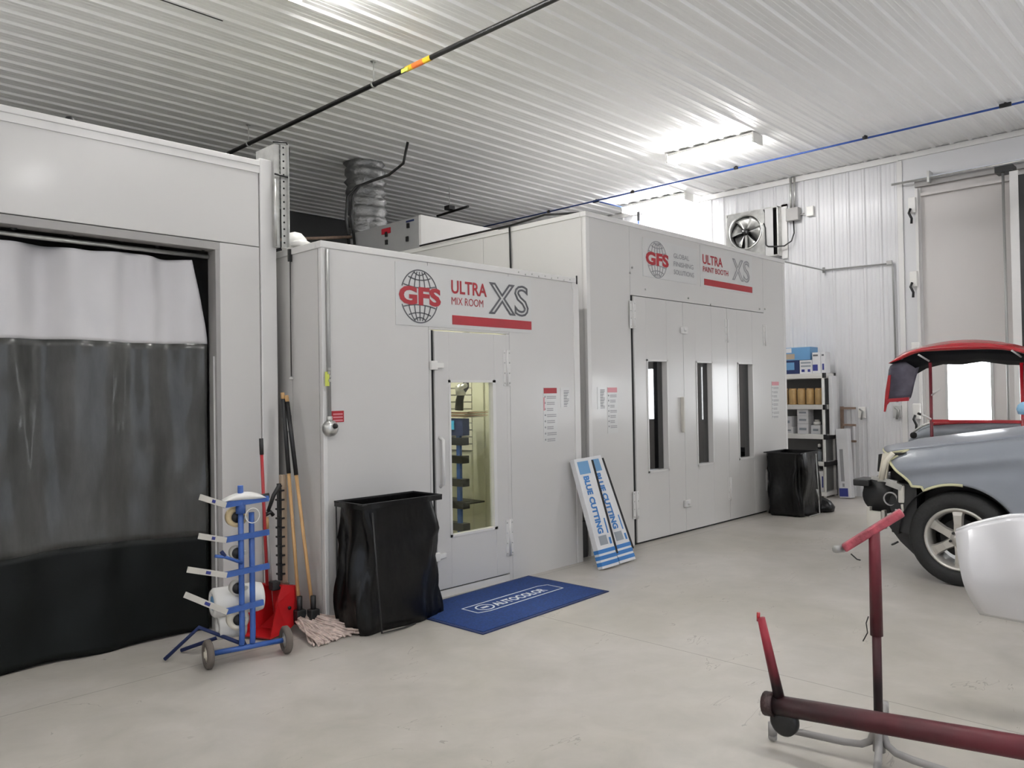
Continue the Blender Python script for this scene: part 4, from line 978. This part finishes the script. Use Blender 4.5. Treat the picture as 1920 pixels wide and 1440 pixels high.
def roll(name, lab, c, r, L, m, hub=True, axis=tb):
    t = thing(name, lab, 'roll', c, 'rolls on the blue trolley')
    obj('roll_body', MB().lathe([(.030, -L/2), (r, -L/2), (r, L/2), (.030, L/2)], c, axis, 28, closed=True), m, t)
    obj('roll_core', MB().lathe([(0, -L/2-.006), (.034, -L/2-.006), (.034, L/2), (0, L/2)], c, axis, 20), 'black_plastic', t)
    return t
roll('tape_roll', 'yellowish masking tape roll, highest on the trolley', TP(-.045, .07, .875), .062, .05, 'tape_roll')
roll('tape_roll', 'narrow roll with black core below the second trolley crossbar', TP(-.045, .07, .655), .042, .05, 'bone')
roll('tape_roll', 'narrow roll with black core above the large white roll', TP(-.045, .07, .44), .045, .05, 'bone')
roll('tape_roll', 'tape roll with black core at the foot of the trolley', TP(-.045, .06, .25), .065, .05, 'offwhite')
ax_ = ta
c = TP(-.02, .16, .345)
t = thing('masking_film_roll', 'large white masking film roll near the foot of the trolley', 'roll', c, 'rolls on the blue trolley')
obj('film_body', MB().lathe([(.04, -.15), (.075, -.155), (.09, -.14), (.092, .12), (.085, .15), (.04, .15)], c, ax_, 28, closed=True), 'white', t)
obj('film_core', MB().lathe([(.022, -.152), (.042, -.152), (.042, .156), (.022, .156)], c, ax_, 20, closed=True), 'print_lblue', t)
c = TP(-.06, .16, .19)
t = thing('masking_paper_roll', 'lower cream paper roll behind the trolley posts', 'roll', c, 'rolls on the blue trolley')
obj('paper_body', MB().lathe([(.03, -.08), (.075, -.08), (.075, .08), (.03, .08)], c, ax_, 28, closed=True), 'white', t)
c = TP(.04, .05, .995)
t = thing('masking_film_roll', 'slim white film folded over the top trolley crossbar', 'roll', c, 'rolls on the blue trolley')
G = []
for i in range(13):
    u_ = i/12; hh = .028*math.sin(PI*u_)**.7
    G.append([TP(-.13+.25*u_, .03+.05*math.cos(th), .985+hh*.6+hh*math.sin(th)) for th in [2*PI*k/12 for k in range(12)]])
obj('film_body', MB().grid(G, closed=True), 'white', t)
obj('film_core', MB().tube([TP(.05, .04, .985), TP(.15, .04, .992)], .017), 'black_plastic', t)
tag(obj('wire_ring', MB().tube([TP(.03+.042*math.cos(a), -.022, .885+.045*math.sin(a)) for a in [2*PI*k/24 for k in range(25)]], .003, 6), 'white', base=TP(.03, -.02, .84)), 'thin white wire ring hung on the trolley posts', 'ring')

# ================================================================== CLEANING TOOLS
def stick(name, lab, cat, parts_, foot, group=None):
    t = thing(name, lab, cat, foot, group); return t
# red lobby dustpan
dp = thing('dustpan', 'red lobby dustpan with a long red handle and black grip', 'dustpan', (2.75, 4.95, 0))
obj('handle', MB().tube([(2.715, 4.97, .33), (2.69, 4.98, 1.28)], .011), 'red_handle', dp)
obj('grip', MB().tube([(2.692, 4.98, 1.22), (2.689, 4.98, 1.33)], .014), 'black_plastic', dp)
pa = [V(p) for p in ((2.62, 4.84, .012), (2.62, 4.96, .012), (2.72, 5.02, .31), (2.76, 4.99, .33))]
mb = MB()
# scoop: side cheek facing viewer, back, far cheek, floor
front = [(2.64, 4.80, .015), (2.80, 4.86, .02), (2.93, 4.90, .08), (2.92, 4.92, .30), (2.80, 4.92, .325), (2.74, 4.88, .22)]
mb.poly(front, (0.0, .012, 0))
far = [(x-.09, y_+.21, z) for (x, y_, z) in front]; mb.poly(far, (0, .012, 0))
mb.poly([(2.64, 4.80, .015), (2.80, 4.86, .02), (2.71, 5.07, .02), (2.55, 5.01, .015)], (0, 0, .01))
mb.poly([(2.93, 4.90, .08), (2.80, 4.86, .02), (2.71, 5.07, .02), (2.84, 5.11, .08)], (0, 0, .01))
mb.poly([(2.93, 4.90, .08), (2.92, 4.92, .30), (2.83, 5.12, .30), (2.84, 5.11, .08)], (.01, 0, 0))
mb.poly([(2.80, 4.92, .315), (2.92, 4.92, .29), (2.83, 5.12, .29), (2.71, 5.12, .315)], (0, 0, .01))
obj('pan', mb, 'red', dp)
obj('pivot', MB().cyl((2.83, 4.885, .17), (2.83, 4.875, .17), .012, 10), 'black_plastic', dp)
obj('handle_joint', MB().box(2.74, 4.94, .29, 2.80, 5.0, .35, bev=.006), 'black_plastic', dp)
br = thing('bench_brush', 'small brush with a black grip and grey handle standing behind the dustpan', 'brush', (2.76, 5.02, .2))
obj('handle', MB().tube([(2.775, 5.03, .33), (2.765, 5.05, .72)], .010), 'trim_grey', br)
obj('ferrule', MB().tube([(2.765, 5.05, .70), (2.763, 5.05, .78)], .012), 'wood', br)
obj('grip', MB().tube([(2.74, 5.03, .80), (2.78, 5.03, .815), (2.80, 5.03, .79)], .014), 'black_plastic', br)
obj('hook_handle', MB().tube([(2.76, 5.03, .82), (2.80, 5.02, .93), (2.845, 5.01, 1.0)], .012, r_end=.017), 'black_plastic', br)
bb_ = thing('push_broom_head', 'upright wooden broom head with black bristle tufts', 'broom', (2.88, 5.1, .2))
obj('block', MB().box(2.885, 5.06, .30, 2.925, 5.10, 1.06, bev=.004), 'cbrown', bb_)
mb = MB()
for k in range(10): mb.box(2.855, 5.05, .36+k*.065, 2.90, 5.10, .372+k*.065)
mb.box(2.865, 5.065, .32, 2.884, 5.095, 1.0)
obj('bristles', mb, 'black_plastic', bb_)
obj('foot', MB().box(2.87, 5.05, 0, 2.93, 5.11, .30, bev=.004), 'brown', bb_)
def mop(lab, foot, top_, yarn_dir, seed):
    t = thing('mop', lab, 'mop', foot, 'string mops in the corner'); f = V(foot); tp = V(top_)
    d_ = tp-f; a = f+V((0, 0, .10)); d_ = tp-a
    obj('handle', MB().tube([a+d_*.0, a+d_*.64], .0125), 'wood', t)
    obj('grip', MB().tube([a+d_*.63, a+d_*.97], .0155), 'black_plastic', t)
    obj('handle_tip', MB().tube([a+d_*.97, tp], .014), 'wood', t)
    obj('clamp', MB().box(a.x-.035, a.y-.03, .05, a.x+.035, a.y+.03, .15, bev=.008).cyl(a+V((0, 0, .03)), a+V((0, 0, .14)), .019, 12), 'black_plastic', t)
    random.seed(seed); mb = MB(); yd = V(yarn_dir).normalized(); sd = V((-yd.y, yd.x, 0))
    for k in range(64):
        s_ = (k-31.5)/31.5; L = .31+.06*random.random(); z0 = .045+.03*random.random()
        pts = []; ph = random.random()*6
        for i in range(8):
            u_ = i/7
            p = f+yd*(.03+L*u_)+sd*(s_*(.045+.125*u_)+.012*math.sin(u_*7+ph))
            p.z = max(.010, z0*(1-u_)+.014+.012*math.sin(u_*9+ph)*(u_))+ (k % 3)*.009*(1-u_)
            pts.append(p)
        mb.tube(pts, .0072, 5)
    obj('mop_yarn', mb, 'yarn', t)
mop('string mop with wooden handle, left of the two in the corner', (2.895, 4.86, 0), (2.935, 5.12, 1.64), (.12, -.99, 0), 1)
mop('string mop with wooden handle, right of the two in the corner', (2.965, 4.80, 0), (2.955, 5.10, 1.62), (.70, -.62, 0), 2)

# ================================================================== FOREGROUND STAND
st = thing('bumper_stand', 'overspray covered maroon bumper stand in the right foreground', 'stand', (3.5, 1.25, 0))
pc = V((3.50, 1.25, 0))
obj('post', MB().tube([pc+V((0, 0, .08)), pc+V((0, 0, .62))], .0185, 14), 'post_over', st)
obj('post_sleeve', MB().tube([pc+V((0, 0, .55)), pc+V((0, 0, .86)), pc+V((0, 0, 1.0))], .026, 14, r_end=.022), 'post_over', st)
ha, hb_ = at(1582, 1028, 0, 3.46), at(1692, 960, 0, 3.54)
hd = obj('head_bar', MB().bar(ha, hb_, .05, .034), 'pink_over', st, bevel=.006)
obj('head_bolt', MB().cyl(ha+V((-.02, .03, -.005)), ha+V((.03, .012, -.008)), .016, 10), 'grey_pipe', hd)
obj('hanging_wire', MB().tube([ha+V((0, -.03, -.02)), ha+V((0, -.055, -.04)), ha+V((0, -.07, -.042))], .003, 6), 'black_metal', hd)
obj('wire_tie', MB().tube([pc+V((-.02, .025, .63)), pc+V((-.02, .035, .6)), pc+V((-.02, .03, .56)), pc+V((-.02, .05, .52))], .0025, 6), 'black_metal', st)
ba, bb2 = at(1440, 1319, 0, 3.30), V((3.42, .15, .335))
bb2 = at(1920, 1402, 0, 3.32); dd = (bb2-ba).normalized() if False else (bb2-ba).normalized()
be = ba+dd*1.75
obj('padded_bar', MB().tube([ba, ba+dd*.12, ba+dd*.55, be], .043, 18), 'bar_over', st)
obj('bar_flange', MB().tube([ba-dd*.012, ba+dd*.035], .052, 16), 'brown_over', st)
wl_ = ba+dd*.075+V((0, 0, -.065))
obj('swivel_disc', MB().lathe([(0, -.02), (.05, -.022), (.062, -.012), (.062, .012), (.05, .022), (0, .02)], wl_, UX, 26), 'black_plastic', st)
au = at(1427, 1158, 0, 3.28); al = ba+dd*.06
pr = obj('prong', MB().tube([al, al*.5+au*.5, au], .024, 12, r_end=.017), 'prong_over', st)
obj('prong_tip', MB().tube([al*.08+au*.92+V((0, .02, .012)), au+V((0, .012, .02))], .008, 8), 'redpaint', pr)
# base feet
for (fx, fy, cc) in ((3.42, 1.69, 1), (3.46, .78, 0), (3.0, 1.10, 0), (4.0, 1.40, 0)):
    f = V((fx, fy, 0)); d_ = (f-V((pc.x, pc.y, 0))); d_.z = 0; L = d_.length; d_.normalize()
    c = V((pc.x, pc.y, 0))
    pts = [c+d_*.022+V((0, 0, .19)), c+d_*.022+V((0, 0, .13)), c+d_*.035+V((0, 0, .095)), c+d_*.07+V((0, 0, .075)), c+d_*.14+V((0, 0, .068)), c+d_*L+V((0, 0, .068))]
    ft = obj('foot_tube', MB().tube(pts, .0155, 12), 'trim_grey', st)
    cs = obj('caster', MB().cyl(c+d_*L+V((0, 0, .032)), c+d_*L+V((0, 0, .085)), .020, 12).cyl(c+d_*L+V((-.006, 0, .020)), c+d_*L+V((.006, 0, .020)), .020, 14), 'trim_grey', ft)
obj('post_socket', MB().cyl(pc+V((0, 0, .06)), pc+V((0, 0, .20)), .025, 16), 'trim_grey', st)

# white bumper cover resting on a second low stand outside the view
wbp = thing('white_bumper_cover', 'glossy white bumper cover reaching in at the right edge before the grey car', 'bumper cover', (4.35, .7, .4))
G = []
nn_ = 26
for i in range(nn_+1):
    v = i/nn_; row = []
    for j in range(29):
        u_ = j/28
        yl = 1.145-.075*v**1.1+ (.015 if v < .12 else 0)*0          # slanting left edge
        y_ = yl-u_*1.6
        zt_ = .895+.10*min(1, u_*6.2)**.8+.02*u_; zb_ = .49
        z = zt_+(zb_-zt_)*v
        x = 4.28+.05*math.sin(v*PI)*-1+.10*max(0, v-.55)**1.5*3*(1-min(1, u_*3))+.35*max(0, u_-.55)**2
        # recessed lamp pocket
        dpt = 0
        if u_ > .08:
            sy = (1.0-.16*v)-y_; k_ = max(0, min(1, (sy-.0)/.10))
            dpt = -.045*k_*(1-max(0, min(1, (v-.62)/.2)))
        row.append((x+dpt, y_, z))
    G.append(row)
obj('cover_skin', MB().grid(G), 'whitepaint', wbp, solid=.006, recalc=False)
obj('top_return', MB().grid([[(G[0][j][0]+dx, G[0][j][1], G[0][j][2]+dz) for j in range(29)] for dx, dz in ((0, 0), (.012, .012), (.05, .012))]), 'whitepaint', wbp, solid=.004, recalc=False)
ws = thing('low_trestle', 'plain low trestle outside the view carrying the white bumper cover', 'trestle', (4.4, .3, 0))
obj('trestle_bar', MB().box(4.22, -.4, .46, 4.46, .65, .49), 'trim_grey', ws)
for y_ in (-.35, .60):
    for x in (4.24, 4.44): obj('leg', MB().box(x-.015, y_-.015, 0, x+.015, y_+.015, .46), 'trim_grey', ws)

# ================================================================== GREY CAR (nose towards +y, side at x = 7.0)
car = thing('car', 'grey primed car with its front bumper off and alloy wheels', 'car', (7.95, .5, 0))
XC = 7.95; WY, WZ, WR = 1.87, .378, .378
def mirror(P): return [[(2*XC-x, y_, z) for (x, y_, z) in row][::-1] for row in P]
AR = .455
def ztop(y_):      # shoulder line where fender meets bonnet
    return 1.075+(2.27-y_)*.155 - .035*max(0, 1.6-y_)**2
def fx(y_, z):     # half-side skin x
    b_ = .0
    f = max(0, y_-2.0); b_ += .42*f*f
    zt = ztop(y_)
    if z > zt-.13: b_ += .17*((z-(zt-.13))/.13)**1.6
    b_ += .035*max(0, .75-z) - .016*math.exp(-((z-(zt-.16))/.03)**2) + .012*math.exp(-((z-(zt-.24))/.05)**2)
    return 7.01+b_
def zbot(y_):
    dy = y_-WY
    if y_ > 2.20: t = (y_-2.20)/(2.40-2.20); return .80+t*.175
    if y_ > 2.12: return .785
    if abs(dy) < AR: return max(WZ+math.sqrt(AR*AR-dy*dy)*.97, .30)
    return .27
ys_ = [2.40-.02*k for k in range(11)]+[2.19-.017*k for k in range(60)]
ys_ = [y_ for y_ in ys_ if y_ > 1.16]
G = []
for y_ in ys_:
    zt = ztop(y_)
    if y_ > 2.27: zt = .985+(2.40-y_)*.70
    zb_ = min(zbot(y_), zt-.004); col = []
    for k in range(17):
        z = zb_+(zt-zb_)*k/16; col.append((fx(y_, z), y_, z))
    G.append(col)
for nm, gg in (('fender', G), ('fender', mirror(G))): 
    fo = obj(nm, MB().grid(gg), 'silver_paint', car, solid=.004, recalc=False)
    if gg is G:
        ep = [c[0] for c in G if c[0][1] > 1.8]; ep2 = [c[-1] for c in G if c[0][1] > 2.26]
        obj('fender_edge_tape', MB().tube([(p[0]-.003, p[1], p[2]) for p in ep2[::-1]+ep], .011, 8), 'tape', fo)
# bonnet
def bonnet(y_, u_):    # u 0 centre .. 1 shoulder
    zt = ztop(y_); xh = XC-fx(y_, zt)
    return (XC-xh*u_, zt+.075*(1-u_**2.2)*min(1, 1.2))
G = []
for k in range(24):
    t = k/23; row = []
    for j in range(21):
        u_ = -1+2*j/20
        yn = 2.66-.20*abs(u_)**2.2; y_ = yn+(1.17-yn)*t
        zt = ztop(min(y_, 2.5)); yy = min(y_, 2.44)
        xh = XC-fx(yy, ztop(yy)) if yy < 2.27 else XC-fx(2.27, ztop(2.27))-(yy-2.27)*.45
        z = zt+.07*(1-abs(u_)**2.2)-(.04*max(0, (y_-2.4)/.2))
        row.append((XC+xh*u_, y_, z))
    G.append(row)
hb2 = obj('bonnet', MB().grid(G), 'silver_paint', car, solid=.012, recalc=False)
ed = G[0]
obj('bonnet_edge_tape', MB().tube([(p[0], p[1]+.004, p[2]-.01) for p in ed[:9]], .010, 8).tube([(fx(2.27, 1.07)+.0, 2.27, 1.07), ed[0]], .010, 8), 'tape', hb2)
obj('cowl_tape', MB().box(7.25, 1.15, ztop(1.2)+.045, 7.7, 1.30, ztop(1.2)+.065), 'tape', hb2)
obj('wiper_cowl', MB().box(7.2, 1.02, 1.20, 8.7, 1.18, 1.245), 'black_plastic', car)
# doors, cabin, rear (mostly outside the view)
def side(yA, yB, z0, z1, bulge=.0):
    G = []
    for k in range(10):
        y_ = yA+(yB-yA)*k/9
        G.append([(7.0+.035*max(0, .75-z)+.05*max(0, (z-.95)/.3)**2, y_, z) for z in [z0+(z1-z0)*j/12 for j in range(13)]])
    return G
for nm, (a, b_) in (('front_door', (1.15, .02)), ('rear_door', (.01, -1.0)), ('quarter_panel', (-1.01, -2.35))):
    g_ = side(a, b_, .30, 1.22)
    if nm == 'quarter_panel':
        g_ = []
        for k in range(28):
            y_ = a+(b_-a)*k/27; dy = y_+1.15; zb_ = max(.30, WZ+math.sqrt(max(0, AR*AR-dy*dy))) if abs(dy) < AR else .30
            g_.append([(7.0+.035*max(0, .75-z)+.05*max(0, (z-.95)/.3)**2+.10*max(0, -1.9-y_), y_, z) for z in [zb_+(1.22-zb_)*j/12 for j in range(13)]])
    for gg in (g_, mirror(g_)): obj(nm, MB().grid(gg), 'silver_paint', car, solid=.01, recalc=False)
obj('sill', MB().box(7.03, -.7, .20, 7.12, 1.42, .32).box(8.78, -.7, .20, 8.87, 1.42, .32), 'black_plastic', car)
G = []
for y_, zr, xw in ((1.10, 1.25, .86), (.45, 1.62, .72), (.1, 1.70, .68), (-1.2, 1.70, .66), (-1.9, 1.60, .64), (-2.3, 1.25, .84)):
    G.append([(XC+s*(xw+.0), y_, z) if True else 0 for (s, z) in ((-1, 1.22), (-.98, (1.22+zr)/2), (-.88, zr-.03), (-.5, zr), (0, zr+.01), (.5, zr), (.88, zr-.03), (.98, (1.22+zr)/2), (1, 1.22))])
obj('cabin_glass', MB().grid(G), 'glassdark', car, solid=.01, recalc=False)
G2 = [[V(p)+V((0, 0, .012)) for p in row[2:7]] for row in G[1:5]]
obj('roof', MB().grid(G2), 'silver_paint', car, solid=.02, recalc=False)
obj('tailgate', MB().box(7.15, -2.40, .35, 8.75, -2.34, 1.25, bev=.03), 'silver_paint', car)
obj('floor_pan', MB().box(7.2, -2.2, .24, 8.7, 1.4, .32), 'black_plastic', car)
# wheels
def wheel(cx, cy_, sgn):
    c = V((cx, cy_, WZ)); ax = V((sgn, 0, 0))      # outward
    prof = [(.245, -.10), (.30, -.115), (.355, -.105), (.376, -.08), (.378, 0), (.376, .08), (.355, .105), (.30, .115), (.252, .10)]
    ty = obj('tyre', MB().lathe([(r, h-.11) for r, h in prof], c, ax, 56, closed=True), 'rubber', car)
    rm = obj('rim', MB().lathe([(.252, -.02), (.238, -.02), (.226, -.05), (.222, -.20), (.212, -.20), (.214, -.04), (.228, -.012), (.240, .002), (.252, -.004)], c, ax, 56, closed=True), 'alloy', ty)
    obj('brake_disc', MB().lathe([(0, -.10), (.155, -.10), (.155, -.12), (0, -.12)], c, ax, 32), 'disc', ty)
    mb = MB()
    a = UY.copy(); b_ = ax.cross(a).normalized()
    for k in range(6):
        th = PI/2+2*PI*k/6+.02; d_ = a*math.cos(th)+b_*math.sin(th); e = -a*math.sin(th)+b_*math.cos(th)
        for s_ in (1,):
            P_ = []
            for r, hw, h in ((.05, .040, -.025), (.12, .034, -.018), (.19, .040, -.022), (.228, .052, -.03)):
                P_.append([c+d_*r-e*hw+ax*(h-.030), c+d_*r-e*hw*.75+ax*h, c+d_*r+e*hw*.75+ax*h, c+d_*r+e*hw+ax*(h-.030)])
            mb.grid(P_, smooth=False)
    obj('spokes', mb, 'alloy', rm, solid=.004, recalc=False)
    obj('hub_cap', MB().lathe([(0, .0), (.034, -.002), (.042, -.012), (.06, -.02), (.078, -.035), (.078, -.05), (0, -.05)], c, ax, 30), 'alloy', rm)
    mb = MB()
    for k in range(5):
        th = 2*PI*k/5+.3; p = c+a*.058*math.cos(th)+b_*.058*math.sin(th)
        mb.cyl(p-ax*.03, p+ax*.0, .0105, 10)
    obj('wheel_nut', mb, 'black_metal', rm)
wheel(7.04, WY, -1); wheel(8.86, WY, 1); wheel(7.04, -1.15, -1); wheel(8.86, -1.15, 1)
G = []
for k in range(17):
    th = PI*(k/16)*1.0
    G.append([(x, WY+(AR-.012)*math.cos(th), WZ+(AR-.012)*math.sin(th)) for x in (7.02, 7.10, 7.30)])
wlr = obj('wheel_liner', MB().grid(G), 'black_plastic', car, solid=.004)
obj('wheel_liner', MB().box(7.29, 1.40, .25, 7.31, 2.34, .98), 'black_plastic', car)
obj('liner_front', MB().poly([(7.06, 2.18, .36), (7.06, 2.33, .40), (7.12, 2.42, .62), (7.14, 2.36, .80), (7.08, 2.18, .78)], (.45, 0, 0)), 'black_plastic', car)
# bare front end
fb = obj('radiator_support', MB().box(7.35, 2.30, .33, 8.55, 2.48, .90, bev=.01).box(7.35, 2.30, .88, 8.55, 2.5, .96), 'black_plastic', car)
obj('radiator', MB().box(7.5, 2.49, .42, 8.4, 2.52, .85), 'slate', fb)
obj('bumper_beam', MB().box(7.25, 2.58, .60, 8.65, 2.68, .80, bev=.02), 'black_metal', car)
obj('beam_end', MB().box(7.18, 2.60, .74, 7.42, 2.74, .80, bev=.01), 'black_plastic', car)
obj('intake_duct', MB().lathe([(0, 0), (.15, 0), (.165, .05), (.16, .15), (.13, .2), (0, .2)], (7.24, 2.53, .66), UX, 28), 'black_plastic', car)
obj('horn', MB().lathe([(.05, 0), (.06, -.01), (.06, -.03), (.05, -.035)], (7.14, 2.40, .655), UX, 24, closed=True), 'trim_grey', car)
obj('horn', MB().lathe([(0, 0), (.05, -.002), (.05, -.02), (0, -.02)], (7.17, 2.40, .655), UX, 20), 'black_metal', car)
tag(obj('tow_bracket', MB().box(7.16, 2.50, .40, 7.20, 2.60, .53).box(7.18, 2.475, .38, 7.24, 2.50, .54).box(7.18, 2.60, .38, 7.24, 2.625, .56), 'bone', car), 'pale steel bracket below the bare front end')
obj('lamp_support', MB().poly([(7.06, 2.44, 1.045), (7.06, 2.38, 1.05), (7.10, 2.43, .80), (7.10, 2.50, .80)], (.03, 0, 0)).tube([(7.08, 2.36, 1.05), (7.07, 2.42, .98), (7.08, 2.46, .82)], .022), 'offwhite', car)
obj('lamp_pocket', MB().poly([(7.14, 2.50, 1.03), (7.14, 2.28, 1.055), (7.16, 2.38, .94), (7.16, 2.46, .87), (7.16, 2.52, .88)], (.30, 0, 0)), 'black_plastic', car)
obj('upper_bracket', MB().bar((7.12, 2.34, .80), (7.12, 2.55, .83), .05, .03).bar((7.10, 2.30, .76), (7.10, 2.42, .80), .05, .05), 'steel', car)
obj('fender_bracket', MB().box(7.08, 2.28, .63, 7.12, 2.33, .78, bev=.01).tube([(7.09, 2.30, .62), (7.08, 2.29, .56), (7.10, 2.30, .50)], .012), 'bone', car)
obj('sensor', MB().box(7.09, 2.30, .54, 7.13, 2.36, .575, bev=.004), 'lightgrey', car)
obj('under_tray', MB().poly([(7.12, 2.22, .20), (7.12, 2.33, .30), (7.12, 2.42, .42), (7.12, 2.30, .60), (7.12, 2.20, .60)], (.9, 0, 0)), 'black_plastic', car)
obj('tray_clip', MB().tube([(7.10, 2.34, .30), (7.08, 2.37, .28), (7.09, 2.39, .27)], .008), 'black_plastic', car)

# ================================================================== RED BUMPER COVER ON ITS STAND, BEHIND THE CAR
XB = 9.25
rb = thing('red_bumper_cover', 'red bumper cover turned on a stand behind the grey car', 'bumper cover', (XB, 2.2, 1.3))
A = lambda px_, py_, x=XB: at(px_, py_, 0, x)
top_pts = [(1666, 682), (1672, 668), (1685, 659), (1705, 652), (1735, 644), (1775, 637), (1820, 635), (1870, 639), (1920, 650), (1960, 665), (2010, 690)]
low_pts = [(1668, 681), (1690, 674), (1706, 666), (1725, 659), (1752, 658), (1790, 656), (1830, 655), (1880, 654), (1925, 662), (1965, 680), (2012, 704)]
G = []
for k in range(5):
    t = k/4; row = []
    for (a, b_) in zip(top_pts, low_pts):
        pa_, pb2 = A(*a), A(*b_); p = pa_.lerp(pb2, t); p.x += .18*(1-t)-.10*math.sin(t*PI); row.append(p)
    G.append(row)
obj('painted_skin', MB().grid(G), 'redpaint', rb, solid=.006, recalc=False, sub=1)
# dark unpainted lower return
low2 = [(1668, 683), (1692, 680), (1707, 700), (1724, 690), (1756, 682), (1790, 683), (1830, 677), (1880, 683), (1925, 684), (1965, 700), (2012, 725)]
G = []
for k in range(4):
    t = k/3; row = []
    for i, (a, b_) in enumerate(zip(low_pts, low2)):
        p = A(*a).lerp(A(*b_), t); p.x += .02+.22*t; row.append(p)
    G.append(row)
obj('dark_inner_return', MB().grid(G), 'navy_in', rb, solid=.006, recalc=False)
# side wing hanging down at the left
wing = [[(1666, 684), (1676, 680), (1690, 672), (1706, 665), (1722, 662)], [(1664, 702), (1672, 702), (1684, 702), (1698, 700), (1711, 696)], [(1663, 728), (1670, 730), (1682, 731), (1695, 728), (1703, 722)], [(1661, 752), (1668, 752), (1678, 752), (1690, 751), (1699, 750)]]
G = []
for i, row in enumerate(wing):
    G.append([A(*p)+V((.16*math.sin((j/4)*PI*.5)+.02, 0, 0)) for j, p in enumerate(row)])
obj('inner_wing', MB().grid(G), mat('primed_inner_wing', (.10, .09, .12), .4, var=.4, scale=8), rb, solid=.005, recalc=False, sub=1)
obj('wing_edge', MB().poly([A(1665, 704), A(1670, 703), A(1668, 730), A(1664, 755), A(1660, 772), A(1657, 772), A(1660, 735)], (.015, 0, 0)), 'redpaint', rb)
obj('wing_lower', MB().poly([A(1661, 748)+V((-.004, 0, 0)), A(1699, 745)+V((.1, 0, 0)), A(1698, 752)+V((.1, 0, 0)), A(1668, 754)+V((-.004, 0, 0)), A(1661, 762)], (.012, 0, 0)), 'ink_red', rb)
sr = thing('parts_stand', 'maroon parts stand with white pegs behind the grey car', 'stand', (XB+.1, 2.2, 0))
for px_ in (1744, 1915):
    a = A(px_, 680, XB+.1); obj('upright', MB().tube([(a.x, a.y, .02), (a.x, a.y, a.z)], .017), 'redpaint' if px_ > 1800 else 'maroon', sr)
    obj('foot', MB().box(a.x-.35, a.y-.02, 0, a.x+.35, a.y+.02, .04), 'maroon', sr)
a, b_ = A(1744, 789, XB+.1), A(1915, 791, XB+.1)
obj('cross_rail', MB().bar(a, b_, .03, .03), 'redpaint', sr)
obj('peg', MB().tube([A(1727, 777, XB-.02), A(1745, 786, XB+.08)], .013), 'white', sr)
obj('peg', MB().tube([A(1763, 729, XB+.02), A(1747, 741, XB+.09)], .009), 'white', sr)
obj('peg_tip', MB().tube([A(1721, 743+32, XB-.05), A(1726, 777, XB-.03)], .013), 'black_metal', sr)
obj('top_arm', MB().tube([A(1722, 665, XB-.02), A(1742, 677, XB+.08)], .010).tube([A(1897, 657, XB-.02), A(1915, 669, XB+.08)], .010), 'lightgrey', sr)
# grey-and-red front clip standing on the lower part of that stand
rc = thing('front_panel_part', 'unpainted bumper part with red edge, low on the stand behind the car', 'car part', (XB+.3, 2.2, 1.0))
tp = [(1693, 822), (1700, 812), (1715, 802), (1735, 795), (1760, 793), (1800, 791), (1850, 790), (1915, 791), (1980, 796)]
lw = [(1690, 835), (1700, 832), (1715, 830), (1735, 828), (1760, 826), (1800, 824), (1850, 820), (1915, 815), (1980, 815)]
G = [[A(*a).lerp(A(*b_), t)+V((.32-.12*math.sin(t*PI), 0, 0)) for a, b_ in zip(tp, lw)] for t in (0, .25, .5, .75, 1)]
obj('primed_skin', MB().grid(G), 'print_grey', rc, solid=.006, recalc=False, sub=1)
obj('red_edge', MB().tube([A(*p)+V((.25, 0, -.01)) for p in tp[3:]], .018), 'redpaint', rc)
obj('silver_edge', MB().tube([A(*p)+V((.27, 0, .012)) for p in tp[:5]], .014), 'steel', rc)
obj('lamp_hole', MB().lathe([(0, 0), (.035, 0), (.035, .03), (0, .03)], A(1701, 818)+V((.20, 0, 0)), UX, 16), 'gap', rc)
obj('support_block', MB().box(XB+.25, 1.0, .0, XB+.35, 1.1, .95).box(XB+.25, 2.3, 0, XB+.35, 2.4, .95), 'trim_grey', rc)
rg = tag(obj('cloth', MB().lathe([(0, 0), (.05, .01), (.065, .06), (.05, .10), (.02, .125), (0, .13)], A(1920, 778, XB-.12), UZ, 12), 'rag', base=A(1920, 778, XB-.12)), 'pale blue cloth bundled on the right upright of the parts stand', 'cloth')

for o in bpy.data.objects:
    if '_b' in o: del o['_b']
